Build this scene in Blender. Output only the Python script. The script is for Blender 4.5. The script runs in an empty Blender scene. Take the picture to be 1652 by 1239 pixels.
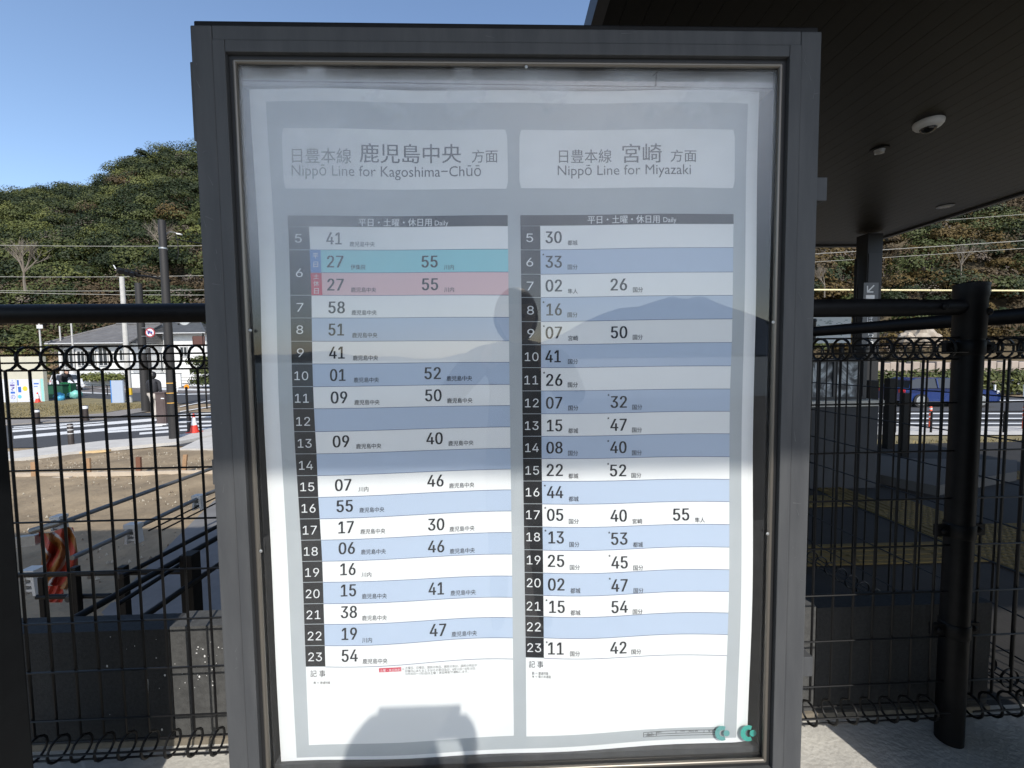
import bpy, bmesh, math, random
import numpy as np
from mathutils import Vector, Matrix
random.seed(7); rng = np.random.default_rng(7)
sc = bpy.context.scene
col = sc.collection
# ---------------------------------------------------------------- camera
F_PX, CX, CY = 690.0, 826.0, 619.5
YAW, PITCH, ROLL = 0.029012, 0.057984, -0.011978
CAM = Vector((0.0, -0.87, 1.40))
Fw = Vector((math.sin(YAW)*math.cos(PITCH), math.cos(YAW)*math.cos(PITCH), -math.sin(PITCH)))
R0 = Vector((math.cos(YAW), -math.sin(YAW), 0)); U0 = R0.cross(Fw)
Rt = R0*math.cos(ROLL)+U0*math.sin(ROLL); Up = -R0*math.sin(ROLL)+U0*math.cos(ROLL)
cam_d = bpy.data.cameras.new('camera'); cam = bpy.data.objects.new('camera', cam_d); col.objects.link(cam)
cam.matrix_world = Matrix(((Rt.x, Up.x, -Fw.x, CAM.x), (Rt.y, Up.y, -Fw.y, CAM.y), (Rt.z, Up.z, -Fw.z, CAM.z), (0, 0, 0, 1)))
cam_d.sensor_fit = 'HORIZONTAL'; cam_d.sensor_width = 36; cam_d.lens = 36*F_PX/1652
cam_d.clip_start = 0.02; cam_d.clip_end = 20000
sc.camera = cam
# ---------------------------------------------------------------- light
SUN_EL, SUN_AZ = 41.0, 165.0          # azimuth measured from +Y towards +X: behind the viewer, to the right
SKY_STRENGTH, SUN_STRENGTH, EXPOSURE = 0.128, 2.6, 0.80
world = bpy.data.worlds.new("World"); sc.world = world; world.use_nodes = True
wn = world.node_tree
sky = wn.nodes.new('ShaderNodeTexSky'); sky.sky_type = 'NISHITA'; sky.sun_disc = False
sky.sun_elevation = math.radians(SUN_EL); sky.sun_rotation = math.radians(SUN_AZ)
sky.air_density = 1.0; sky.dust_density = 1.1; sky.ozone_density = 2.0
wn.links.new(sky.outputs[0], wn.nodes['Background'].inputs[0]); wn.nodes['Background'].inputs[1].default_value = SKY_STRENGTH
sd = bpy.data.lights.new('sun', 'SUN'); sd.energy = SUN_STRENGTH; sd.angle = math.radians(0.53); sd.color = (1.0, 0.955, 0.88)
so = bpy.data.objects.new('sun', sd); col.objects.link(so)
sv = Vector((math.sin(math.radians(SUN_AZ))*math.cos(math.radians(SUN_EL)), math.cos(math.radians(SUN_AZ))*math.cos(math.radians(SUN_EL)), math.sin(math.radians(SUN_EL))))
so.rotation_euler = sv.to_track_quat('Z', 'Y').to_euler(); so.location = (6, -8, 12)
vs = sc.view_settings; vs.view_transform = 'Standard'; vs.look = 'None'; vs.gamma = 1; vs.use_curve_mapping = False; vs.exposure = EXPOSURE
sc.cycles.use_adaptive_sampling = False; sc.cycles.max_bounces = 8; sc.cycles.transparent_max_bounces = 24
# ---------------------------------------------------------------- placing helpers
def ray(x, y): return (Fw + Rt*((x-CX)/F_PX) + Up*((CY-y)/F_PX))
def W(x, y, d): return CAM + ray(x, y)*d                 # point at distance d along the view axis
def WY(x, y, Y): r = ray(x, y); return CAM + r*((Y-CAM.y)/r.y)
def WZ(x, y, z): r = ray(x, y); return CAM + r*((z-CAM.z)/r.z)
G = -1.2                                                  # street level, below the station floor at 0
def tag(o, label=None, cat=None, group=None, kind=None):
    if label: o['label'] = label
    if cat: o['category'] = cat
    if group: o['group'] = group
    if kind: o['kind'] = kind
    return o
def thing(name, label, cat, loc=(0, 0, 0), group=None):
    o = bpy.data.objects.new(name, None); col.objects.link(o); o.location = loc; o.empty_display_size = 0.1
    return tag(o, label, cat, group)
# ---------------------------------------------------------------- materials
def lin(c): return tuple((v/255/12.92 if v/255 <= .04045 else ((v/255+.055)/1.055)**2.4) for v in c)
MATS = {}
def mat(name, c, rough=.6, metal=0.0, c2=None, scale=8.0, bump=0.0, bscale=None, spec=.5, detail=6, stretch=None, coat=0):
    if name in MATS: return MATS[name]
    m = bpy.data.materials.new(name); m.use_nodes = True; nt = m.node_tree; b = nt.nodes['Principled BSDF']
    b.inputs['Roughness'].default_value = rough; b.inputs['Metallic'].default_value = metal
    b.inputs['Specular IOR Level'].default_value = spec; b.inputs['Coat Weight'].default_value = coat
    b.inputs['Base Color'].default_value = (*c, 1)
    if c2 or bump:
        tc = nt.nodes.new('ShaderNodeTexCoord'); src = tc.outputs['Object']
        if stretch:
            mp = nt.nodes.new('ShaderNodeMapping'); mp.inputs['Scale'].default_value = stretch; nt.links.new(src, mp.inputs[0]); src = mp.outputs[0]
    if c2:
        n = nt.nodes.new('ShaderNodeTexNoise'); n.inputs['Scale'].default_value = scale; n.inputs['Detail'].default_value = detail; n.inputs['Roughness'].default_value = .65
        nt.links.new(src, n.inputs['Vector'])
        r = nt.nodes.new('ShaderNodeValToRGB'); r.color_ramp.elements[0].position = .36; r.color_ramp.elements[1].position = .64
        r.color_ramp.elements[0].color = (*c, 1); r.color_ramp.elements[1].color = (*c2, 1)
        nt.links.new(n.outputs[0], r.inputs[0]); nt.links.new(r.outputs[0], b.inputs['Base Color'])
    if bump:
        n2 = nt.nodes.new('ShaderNodeTexNoise'); n2.inputs['Scale'].default_value = bscale or scale*3; n2.inputs['Detail'].default_value = 5
        nt.links.new(src, n2.inputs['Vector'])
        bp = nt.nodes.new('ShaderNodeBump'); bp.inputs['Strength'].default_value = bump; bp.inputs['Distance'].default_value = .02
        nt.links.new(n2.outputs[0], bp.inputs['Height']); nt.links.new(bp.outputs[0], b.inputs['Normal'])
    MATS[name] = m; return m
# ---------------------------------------------------------------- mesh builder
class MB:
    def __init__(s): s.v = []; s.f = []; s.mi = []
    def add(s, vs_, fs, mi=0):
        o = len(s.v); s.v += [tuple(v) for v in vs_]; s.f += [tuple(i+o for i in f) for f in fs]; s.mi += [mi]*len(fs); return s
    def box(s, lo, hi, mi=0, bev=0.0):
        x0, y0, z0 = lo; x1, y1, z1 = hi
        if bev <= 0:
            return s.add([(x0,y0,z0),(x1,y0,z0),(x1,y1,z0),(x0,y1,z0),(x0,y0,z1),(x1,y0,z1),(x1,y1,z1),(x0,y1,z1)],
                         [(0,3,2,1),(4,5,6,7),(0,1,5,4),(1,2,6,5),(2,3,7,6),(3,0,4,7)], mi)
        bm = bmesh.new(); bmesh.ops.create_cube(bm, size=1)
        for v in bm.verts: v.co = Vector(((x0+x1)/2+v.co.x*(x1-x0), (y0+y1)/2+v.co.y*(y1-y0), (z0+z1)/2+v.co.z*(z1-z0)))
        bmesh.ops.bevel(bm, geom=bm.edges[:], offset=bev, segments=2, affect='EDGES', profile=.6)
        bm.verts.index_update()
        s.add([v.co[:] for v in bm.verts], [[v.index for v in f.verts] for f in bm.faces], mi); bm.free(); return s
    def obox(s, c, ax, ay, az, mi=0):   # oriented box: centre and three half-axis vectors
        c, ax, ay, az = Vector(c), Vector(ax), Vector(ay), Vector(az)
        vs_ = [c+ax*i+ay*j+az*k for k in (-1, 1) for i, j in ((-1,-1),(1,-1),(1,1),(-1,1))]
        return s.add(vs_, [(0,3,2,1),(4,5,6,7),(0,1,5,4),(1,2,6,5),(2,3,7,6),(3,0,4,7)], mi)
    def tube(s, pts, r, n=8, mi=0, close=False, cap=True):
        pts = [Vector(p) for p in pts]; rs = r if isinstance(r, (list, tuple)) else [r]*len(pts)
        N = len(pts); rings = []; up = None
        for i, p in enumerate(pts):
            a = pts[(i-1) % N] if (i > 0 or close) else p; b = pts[(i+1) % N] if (i < N-1 or close) else p
            t = (b-a).normalized()
            if up is None: up = Vector((0, 0, 1)) if abs(t.z) < .9 else Vector((1, 0, 0))
            sx = t.cross(up).normalized(); up = sx.cross(t).normalized()
            rings.append([p+(sx*math.cos(2*math.pi*k/n)+up*math.sin(2*math.pi*k/n))*rs[i] for k in range(n)])
        o = len(s.v)
        for rg in rings: s.v += [tuple(v) for v in rg]
        for i in range(N if close else N-1):
            j = (i+1) % N
            for k in range(n):
                s.f.append((o+i*n+k, o+i*n+(k+1) % n, o+j*n+(k+1) % n, o+j*n+k)); s.mi.append(mi)
        if cap and not close:
            s.f.append(tuple(o+k for k in range(n))[::-1]); s.mi.append(mi)
            s.f.append(tuple(o+(N-1)*n+k for k in range(n))); s.mi.append(mi)
        return s
    def lathe(s, c, prof, n=24, mi=0, axis=(0, 0, 1)):   # prof: (radius, height) pairs
        c = Vector(c); a = Vector(axis).normalized(); sx = a.orthogonal().normalized(); sy = a.cross(sx)
        o = len(s.v); m = len(prof)
        for r, h in prof:
            for k in range(n):
                s.v.append(tuple(c+a*h+(sx*math.cos(2*math.pi*k/n)+sy*math.sin(2*math.pi*k/n))*r))
        for i in range(m-1):
            for k in range(n):
                s.f.append((o+i*n+k, o+i*n+(k+1) % n, o+(i+1)*n+(k+1) % n, o+(i+1)*n+k)); s.mi.append(mi)
        s.f.append(tuple(o+k for k in range(n))[::-1]); s.mi.append(mi)
        s.f.append(tuple(o+(m-1)*n+k for k in range(n))); s.mi.append(mi); return s
    def prism(s, poly, d, mi=0):      # poly: list of 3D points in order, extruded by vector d
        d = Vector(d); n = len(poly); p = [Vector(q) for q in poly]
        return s.add(p+[q+d for q in p], [tuple(range(n))[::-1], tuple(range(n, 2*n))]+[(i, (i+1) % n, n+(i+1) % n, n+i) for i in range(n)], mi)
    def build(s, name, mats, parent=None, smooth=False, fixn=False):
        me = bpy.data.meshes.new(name); me.from_pydata(s.v, [], s.f)
        if not isinstance(mats, (list, tuple)): mats = [mats]
        for m in mats: me.materials.append(m)
        if len(mats) > 1: me.polygons.foreach_set('material_index', s.mi)
        if smooth: me.polygons.foreach_set('use_smooth', [True]*len(s.f))
        if fixn:
            bm = bmesh.new(); bm.from_mesh(me); bmesh.ops.recalc_face_normals(bm, faces=bm.faces); bm.to_mesh(me); bm.free()
        me.update()
        if smooth:
            try: me.set_sharp_from_angle(angle=math.radians(40))
            except Exception: pass
        o = bpy.data.objects.new(name, me); col.objects.link(o)
        if parent: o.parent = parent; o.matrix_parent_inverse = Matrix.Translation(-parent.location) if parent.parent is None else Matrix.Identity(4)
        return o
def top(o, label, cat, group=None, kind=None): return tag(o, label, cat, group, kind)
def struct(o): o['kind'] = 'structure'; return o
def copy_part(src, parent, offset):
    c = src.copy(); col.objects.link(c); c.parent = parent
    c.matrix_parent_inverse = Matrix.Identity(4) if parent is None else Matrix.Translation(-parent.location)
    c.location = Vector(src.location)+Vector(offset); return c
# ---------------------------------------------------------------- text
import os
def load_face():       # Blender's own bundled sans for figures; falls back to the built-in face
    try:
        p = os.path.join(bpy.utils.system_resource('DATAFILES'), 'fonts', 'Inter.woff2')
        return bpy.data.fonts.load(p) if os.path.exists(p) else None
    except Exception: return None
FACE = load_face()
TCACHE = {}
def store_text(k, v, f, bold):
    if bold and len(v) > 3:      # heavier strokes: the same outlines laid four more times around the first
        n0 = len(v); V = [v]; Fs = list(f)
        for q, (dx, dy) in enumerate(((bold, 0), (-bold, 0), (bold*.5, 0), (-bold*.5, 0))):
            V.append(v+np.array([dx, dy])); Fs += [tuple(i+n0*(q+1) for i in p) for p in f]
        v, f = np.concatenate(V), Fs
    TCACHE[k] = (v, f); return v, f
def fill_outlines(o, dg):
    """fill every outer outline of the glyphs on its own, with the holes inside it, so that overlapping strokes unite"""
    from mathutils.geometry import interpolate_bezier, tessellate_polygon
    cu = o.to_curve(dg, apply_modifiers=False); polys = []
    for sp in cu.splines:
        bp = sp.bezier_points; P = []; n = len(bp)
        if n < 2: continue
        for i in range(n):
            a, b = bp[i], bp[(i+1) % n]; straight = (a.handle_right-a.co).length < 1e-6 and (b.handle_left-b.co).length < 1e-6
            if straight: P.append(a.co.copy())
            else: P += [Vector(q) for q in interpolate_bezier(a.co, a.handle_right, b.handle_left, b.co, 5)[:-1]]
        ar = sum(P[i].x*P[(i+1) % len(P)].y-P[(i+1) % len(P)].x*P[i].y for i in range(len(P)))/2
        if abs(ar) > 1e-7: polys.append((ar, P))
    o.to_curve_clear()
    if not polys: return None
    big = max(polys, key=lambda q: abs(q[0])); sg = 1 if big[0] > 0 else -1
    outs = [P for a, P in polys if a*sg > 0]; holes = [P for a, P in polys if a*sg < 0]
    def inside(p, P):
        r = False
        for i in range(len(P)):
            a, b = P[i], P[i-1]
            if (a.y > p.y) != (b.y > p.y) and p.x < (b.x-a.x)*(p.y-a.y)/(b.y-a.y)+a.x: r = not r
        return r
    V = []; Fc = []
    for P in outs:
        hs = [h for h in holes if inside(h[0], P)]; flat = [q for L in [P]+hs for q in L]; o0 = len(V)
        V += [(q.x, q.y) for q in flat]
        for t in tessellate_polygon([P]+hs): Fc.append(tuple(o0+i for i in t))
    return np.array(V), Fc
def text_geo(body, bold=0.0):
    k = (body, bold)
    if k in TCACHE: return TCACHE[k]
    c = bpy.data.curves.new('t', 'FONT'); c.body = body
    latin = FACE is not None and body.isascii() and body.isdigit()
    if latin: c.font = FACE
    c.offset = 0.0; c.resolution_u = 3; c.size = 1
    o = bpy.data.objects.new('t', c); col.objects.link(o); bpy.context.view_layer.update()
    dg = bpy.context.evaluated_depsgraph_get()
    if latin:
        try:
            got = fill_outlines(o, dg)
        except Exception: got = None
        if got:
            bpy.data.objects.remove(o); bpy.data.curves.remove(c); v, f = got
            return store_text(k, v, f, bold)
    me = bpy.data.meshes.new_from_object(o.evaluated_get(dg))
    v = np.array([w.co[:2] for w in me.vertices]) if len(me.vertices) else np.zeros((1, 2)); f = [tuple(p.vertices) for p in me.polygons]
    bpy.data.objects.remove(o); bpy.data.curves.remove(c); bpy.data.meshes.remove(me)
    return store_text(k, v, f, bold)
def put_text(mb, body, x0, x1, y0, y1, fn, slope=0.0, bold=0.0, mi=0, shear=0.0):
    """fit the words into the rectangle x0..x1, y0 (top)..y1 (bottom) of print space; fn maps print space to the world"""
    v, f = text_geo(body, bold); lo = v.min(0); hi = v.max(0); s = np.maximum(hi-lo, 1e-6)
    out = []; nl = len(v)//5 if bold else len(v)
    for kq_, (a, b) in enumerate(v):
        u = (a-lo[0])/s[0]; w = (b-lo[1])/s[1]
        x = x0+(x1-x0)*u; y = y1-(y1-y0)*w + slope*(x-x0)
        p = fn(x, y); out.append((p[0], p[1]-.00003*(kq_//max(nl, 1)), p[2]))
    mb.add(out, [q[::-1] if False else q for q in f], mi)
# ================================================================ materials used widely
M_case = mat('anodised_grey', (.054,.056,.060), .5, .0, c2=(.072,.074,.077), scale=5, detail=12, stretch=(5, 5, .7), bump=.05, bscale=260, spec=.25)
M_caseblk = mat('case_black', (.012,.012,.013), .5)
M_gask = mat('gasket_bronze', (.16,.145,.125), .35, .6)
M_blk = mat('black_painted_steel', (.0045,.0045,.005), .5, .0, c2=(.008,.008,.0085), scale=30, spec=.2)
M_wire = mat('black_wire', (.006,.006,.0065), .4, spec=.35)
M_conc = mat('pale_concrete', (.52,.50,.45), .85, c2=(.40,.385,.35), scale=5, bump=.25, bscale=60)
M_wall = mat('dark_granite', (.020,.020,.020), .8, c2=(.034,.034,.033), scale=90, bump=.12, bscale=200)
M_white = mat('white_paint', (.75,.75,.74), .5, c2=(.66,.66,.65), scale=3)
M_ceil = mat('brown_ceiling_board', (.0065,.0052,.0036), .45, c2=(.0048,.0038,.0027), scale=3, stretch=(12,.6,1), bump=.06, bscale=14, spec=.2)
M_steel = mat('galvanised_steel', (.42,.43,.43), .4, .7, c2=(.32,.33,.33), scale=14)
M_skin = mat('skin', (.50,.31,.22), .5)
# ================================================================ timetable case
CASE_Z1 = 2.054; PY = .035
xl, xr = -0.5798, 0.6493
def fx(x, y, Y=0.0): return WY(x, y, Y).x
def fz(x, y, Y=0.0): return WY(x, y, Y).z
case = thing('notice_case', 'grey metal glazed case on two legs holding the train timetable', 'notice case', (0.035, 0.06, 0))
gl_l, gl_r = fx(385, 600, 0.012), fx(1252, 600, 0.012)
gl_l = fx(372+ (600-100)*.0505, 600, 0.012)+.008; gl_r = fx(1265-(600-100)*.03, 600, 0.012)-.006
gl_t, gl_b = fz(820, 103, 0.012), fz(820, 1233, 0.012)
df_l, df_r = fx(343+(600-66)*.0515, 600), fx(1293-(600-74)*.0295, 600); df_t = fz(820, 70)
df_b = gl_b-.045; cb = df_b-.045
# outer casing: four face rails mitred by butting, with a body behind
g = .0015
MB().box((xl, -.001, cb), (df_l-g, .12, CASE_Z1-.012), bev=.003).build('side_rail', M_case, case)
MB().box((df_r+g, -.001, cb), (xr, .12, CASE_Z1-.012), bev=.003).build('side_rail', M_case, case)
MB().box((df_l-g+.0005, -.0005, df_t+g), (df_r+g-.0005, .12, CASE_Z1-.012), bev=.002).build('top_rail', M_case, case)
MB().box((df_l-g+.0005, -.0005, cb), (df_r+g-.0005, .12, df_b-g), bev=.002).build('bottom_rail', M_case, case)
MB().box((xl+.004, .004, CASE_Z1-.0115), (xr-.004, .125, CASE_Z1), bev=.003).build('top_cap', M_blk, case)
MB().box((df_l-g, .085, df_b-g), (df_r+g, .117, df_t+g)).build('back_panel', M_caseblk, case)
# door leaf: four stiles
ol, orr = fx(364+(600-92)*.0505, 600), fx(1275-(600-92)*.0295, 600); ot = fz(820, 89); ob = gl_b-.02
door = MB().box((df_l, -.004, df_b), (ol, .03, df_t), bev=.0015).build('door_stile', M_case, case)
MB().box((orr, -.004, df_b), (df_r, .03, df_t), bev=.0015).build('door_stile', M_case, case)
MB().box((ol+.0004, -.0036, ot), (orr-.0004, .03, df_t-.0003), bev=.0015).build('door_rail', M_case, case)
MB().box((ol+.0004, -.0036, df_b+.0003), (orr-.0004, .03, ob), bev=.0015).build('door_rail', M_case, case)
# recessed black step and glazing bead
def ringframe(l, r, b, t, w, y0, y1, name, m):
    mb = MB(); mb.box((l, y0, b), (l+w, y1, t)).box((r-w, y0, b), (r, y1, t)).box((l+w, y0, t-w), (r-w, y1, t)).box((l+w, y0, b), (r-w, y1, b+w))
    return mb.build(name, m, case)
ringframe(ol+.0002, orr-.0002, ob+.0002, ot-.0002, .009, .006, .029, 'inner_step', M_caseblk)
mb = MB()
l, r, b_, t_ = ol+.012, orr-.012, ob+.012, ot-.012
for p, q in (((l, b_), (l, t_)), ((l, t_), (r, t_)), ((r, t_), (r, b_)), ((r, b_), (l, b_))):
    mb.tube([(p[0], .007, p[1]), (q[0], .007, q[1])], .0048, 10)
mb.build('glazing_bead', M_gask, case, smooth=True)
# glass
def glass_mat():
    m = bpy.data.materials.new('clear_glass'); m.use_nodes = True; nt = m.node_tree; nt.nodes.clear()
    out = nt.nodes.new('ShaderNodeOutputMaterial'); mx = nt.nodes.new('ShaderNodeMixShader'); tr = nt.nodes.new('ShaderNodeBsdfTransparent'); gl = nt.nodes.new('ShaderNodeBsdfGlossy')
    tr.inputs[0].default_value = (.955, .963, .963, 1); gl.inputs['Roughness'].default_value = 0.0
    # both faces of the pane together mirror about 8 % head-on, more at a slant (same from either side)
    ge = nt.nodes.new('ShaderNodeNewGeometry'); dt = nt.nodes.new('ShaderNodeVectorMath'); dt.operation = 'DOT_PRODUCT'; nt.links.new(ge.outputs['Incoming'], dt.inputs[0]); nt.links.new(ge.outputs['Normal'], dt.inputs[1])
    def mm(op, a, b=None):
        q = nt.nodes.new('ShaderNodeMath'); q.operation = op
        for i, v in enumerate((a, b)):
            if isinstance(v, (int, float)): q.inputs[i].default_value = v
            elif v is not None: nt.links.new(v, q.inputs[i])
        return q.outputs[0]
    k = mm('ADD', mm('MULTIPLY', mm('POWER', mm('SUBTRACT', 1.0, mm('ABSOLUTE', dt.outputs['Value'])), 5.0), .93), .068)
    nt.links.new(k, mx.inputs[0]); nt.links.new(tr.outputs[0], mx.inputs[1]); nt.links.new(gl.outputs[0], mx.inputs[2]); nt.links.new(mx.outputs[0], out.inputs[0]); return m
M_glass = glass_mat()
gx0, gx1, gz0, gz1 = l, r, b_, t_
MB().add([(gx0, .012, gz0), (gx1, .012, gz0), (gx1, .012, gz1), (gx0, .012, gz1)], [(0, 1, 2, 3)]).build('glass_pane', M_glass, case)
# condensation on the inner face of the glass, thick along the top edge and upper left
def film_mat():
    m = bpy.data.materials.new('condensation'); m.use_nodes = True; nt = m.node_tree; nt.nodes.clear(); N = nt.nodes.new; L = nt.links.new
    out = N('ShaderNodeOutputMaterial'); mx = N('ShaderNodeMixShader'); tr = N('ShaderNodeBsdfTransparent'); df = N('ShaderNodeBsdfDiffuse'); df.inputs[0].default_value = (.90, .93, .97, 1)
    tl = N('ShaderNodeBsdfTranslucent'); tl.inputs[0].default_value = (.9, .93, .97, 1)
    tc = N('ShaderNodeTexCoord'); sp = N('ShaderNodeSeparateXYZ'); L(tc.outputs['Object'], sp.inputs[0])
    n = N('ShaderNodeTexNoise'); n.inputs['Scale'].default_value = 4.0; n.inputs['Detail'].default_value = 6; n.inputs['Roughness'].default_value = .6; L(tc.outputs['Object'], n.inputs['Vector'])
    def mth(op, a, b=None, clamp=False):
        q = N('ShaderNodeMath'); q.operation = op; q.use_clamp = clamp
        for i, v in enumerate((a, b)):
            if v is None: continue
            if isinstance(v, (int, float)): q.inputs[i].default_value = v
            else: L(v, q.inputs[i])
        return q.outputs[0]
    def mr(v, a, b, c, d):
        q = N('ShaderNodeMapRange'); q.interpolation_type = 'SMOOTHSTEP'; L(v, q.inputs[0])
        for i, w in enumerate((a, b, c, d)): q.inputs[i+1].default_value = w
        return q.outputs[0]
    zz = mth('ADD', sp.outputs[2], mth('MULTIPLY', mth('SUBTRACT', n.outputs[0], .5), .10))
    edge_t = mr(zz, 2.00, 1.93, 0.0, 1.0)
    t = mr(zz, 1.55, 1.98, 0.0, .42)
    # left-hand patch reaching lower
    xx = mth('ADD', sp.outputs[0], mth('MULTIPLY', mth('SUBTRACT', n.outputs[0], .5), .12))
    lf = mth('MULTIPLY', mr(xx, .0, -.40, 0.0, .58), mr(zz, 1.42, 1.80, 0, 1))
    a = mth('MAXIMUM', t, lf)
    a = mth('MULTIPLY', a, edge_t)
    n2 = N('ShaderNodeTexNoise'); n2.inputs['Scale'].default_value = 9; n2.inputs['Detail'].default_value = 8
    mp = N('ShaderNodeMapping'); mp.inputs['Scale'].default_value = (1, 1, 1.3); L(tc.outputs['Object'], mp.inputs[0]); L(mp.outputs[0], n2.inputs['Vector'])
    wip = mr(n2.outputs[0], .35, .65, .88, 1.06)
    a = mth('MULTIPLY', a, wip)
    smear = mth('MULTIPLY', mr(n2.outputs[0], .52, .70, 0, .42), mr(zz, 1.84, 1.95, 0, 1))
    a = mth('ADD', a, smear, True)
    a = mth('MINIMUM', a, .56)
    base = mth('SUBTRACT', 1.0, mth('POWER', mth('SUBTRACT', .99, a), 1/3), True)
    L(base, mx.inputs[0]); L(tr.outputs[0], mx.inputs[1])
    m2 = N('ShaderNodeMixShader'); m2.inputs[0].default_value = .35; L(df.outputs[0], m2.inputs[1]); L(tl.outputs[0], m2.inputs[2]); L(m2.outputs[0], mx.inputs[2]); L(mx.outputs[0], out.inputs[0]); return m
FM = film_mat()     # the mist lies on both faces of the pane and inside: three thin veils
for yy in (.0105, .0135, .0145):
    MB().add([(gx0, yy, gz0), (gx1, yy, gz0), (gx1, yy, gz1), (gx0, yy, gz1)], [(0, 1, 2, 3)]).build('condensation_film', FM, case)['label'] = 'misty film of condensation thickest along the top of the glass'
# inner top ledge, sill, lining strips
MB().box((gx0, .03, gz1-.03), (gx1, .085, gz1+.004)).build('inner_ledge', mat('ledge_grey', (.30,.30,.31), .5), case)
mb = MB(); mb.tube([(gx0, .021, fz(388, 130, .021)), (gx1, .021, fz(1252, 143, .021))], .0011, 6)
wz = fz(1058, 139, .021); wx = fx(1058, 139, .021)
mb.tube([(wx, .021, wz), (wx+.001, .021, wz+.022)], .0010, 5).tube([(wx-.006, .021, wz+.02), (wx+.004, .021, wz+.028)], .001, 5); mb.lathe((wx, .021, wz), [(.003, 0), (.0015, .008)], 8)
mb.build('mirrored_line', M_caseblk, case)  # added wire, stands for a dark line reflected in the glass
MB().box((gx0-.004, .031, gz0), (gx0, .085, gz1)).build('side_lining', M_caseblk, case)
MB().box((gx1, .031, gz0), (gx1+.004, .085, gz1)).build('side_lining', M_caseblk, case)
# sill steps at the bottom
MB().box((gx0, .03, gz0-.004), (gx1, .085, gz0+.010)).build('sill', M_case, case)
# sealing screws
scr = MB().lathe((0, 0, 0), [(.0032, 0), (.0032, .0012), (.0015, .0018)], 12, axis=(0, -1, 0)).build('screw', M_steel, case)
first = True
for (x, y) in ((404, 533), (421, 889), (1247, 520), (1238, 861), (849, 108)):
    p = WY(x, y, .003)
    if first: scr.location = Vector(p)-Vector((0, 0, 0)); first = False
    else: s2 = scr.copy(); col.objects.link(s2); s2.parent = case; s2.matrix_parent_inverse = Matrix.Translation(-case.location); s2.location = p
# scratches and dried water marks on the casing
mb = MB(); rs = random.Random(5)
for k in range(34):
    side = rs.random()
    if side < .42: x = rs.uniform(df_r+.006, xr-.008); z = rs.uniform(.75, 2.0)
    elif side < .84: x = rs.uniform(xl+.008, df_l-.006); z = rs.uniform(.75, 2.0)
    else: x = rs.uniform(xl+.05, xr-.05); z = rs.uniform(df_t+.006, CASE_Z1-.02)
    L_ = rs.uniform(.003, .022); w_ = rs.uniform(.0003, .0008); a = rs.uniform(-.5, .5)+(math.pi/2 if side < .84 and rs.random() < .7 else 0)
    dx, dz = math.cos(a)*L_, math.sin(a)*L_; nx_, nz_ = -math.sin(a)*w_, math.cos(a)*w_
    mb.add([(x-nx_, -.0016, z-nz_), (x+nx_, -.0016, z+nz_), (x+dx+nx_*.3, -.0016, z+dz+nz_*.3), (x+dx-nx_*.3, -.0016, z+dz-nz_*.3)], [(0, 1, 2, 3)])
sc_ = mb.build('scratches', mat('scratch_pale', (.095,.098,.10), .6), case); sc_['kind'] = 'stuff'
# hinges and latches on the outer sides
for (x, ya, yb, w) in ((312, 97, 225, -.007), (347, 742, 783, -.006)):
    za, zb = fz(x, ya), fz(x, yb); MB().box((xl+w, .004, zb), (xl-.0005, .05, za), bev=.002).build('hinge', M_case, case)
for (x, ya, yb) in ((1322, 279, 318), (1300, 1071, 1103)):
    za, zb = fz(x, ya), fz(x, yb); MB().box((xr+.0005, .02, zb), (xr+.036, .05, za), bev=.0015).build('latch', M_case, case)
for sx in (xl+.10, xr-.10): MB().box((sx-.03, .035, 0), (sx+.03, .095, cb-.0005), bev=.004).build('leg', M_case, case)
# emblem stickers
M_teal = mat('teal_print', (.03,.33,.27), .45); M_tealp = mat('pale_teal_print', (.10,.30,.29), .5)
def emblem(cx, cy, r, Y, m, lab):
    mb = MB(); P = lambda a, b: WY(a, b, Y)
    n = 26; v = []
    for i in range(n+1):
        t = math.radians(60+240*i/n); ro = r*(1+.0*i); ri = r*.45
        v += [P(cx+ro*math.cos(t)*.95, cy-ro*math.sin(t)), P(cx+r*.1+ri*math.cos(t), cy-ri*math.sin(t))]
    mb.add(v, [(2*i, 2*i+1, 2*i+3, 2*i+2) for i in range(n)])
    mb.add([P(cx+r*.60+r*.42*math.cos(2*math.pi*k/20), cy-r*.42*math.sin(2*math.pi*k/20)) for k in range(20)], [tuple(range(20))])
    o = mb.build('emblem_sticker', m); tag(o, lab, 'sticker')
    return o
emblem(1165, 1183, 12, PY-.004, M_tealp, 'pale teal ring-and-dot mark on the lower right corner of the sheet')
emblem(1207, 1183, 13, PY-.006, M_teal, 'bright teal ring-and-dot sticker straddling the right edge of the sheet')
# ================================================================ timetable poster

def bulge(x, y):     # gentle waves of the hanging sheet (metres towards the back)
    u = (x-800)/400; v = (y-680)/540
    return .0035*math.sin(2.2*v*math.pi+.9*u)+.0025*math.sin(5.1*v+3.1*u)+.002*math.sin(9*u+2*v) + max(0, (x-1190)/30)*.004*(1 if x > 1190 else 0)
def PP(off):
    def fn(x, y):
        p = WY(x, y, PY); return (p.x, PY+bulge(x, y)-off, p.z)
    return fn
def lerp(a, b, t): return a+(b-a)*t
def paper(name, c, rough=.55): return mat(name, c, rough, spec=.3)
K_white = mat('paper_white', (.79,.80,.80), .5, c2=(.76,.775,.78), scale=6, spec=.35)
K_grey = mat('print_grey', (.42,.45,.47), .5, c2=(.39,.42,.44), scale=5, spec=.35)
K_blue = mat('print_light_blue', (.43,.515,.65), .5, spec=.35); K_black = mat('print_black', (.014,.014,.016), .45, spec=.4)
K_ink = mat('ink', (.018,.019,.024), .5, spec=.3); K_teal = mat('print_aqua', (.24,.58,.64), .5); K_pink = mat('print_pink', (.70,.46,.48), .5)
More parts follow.
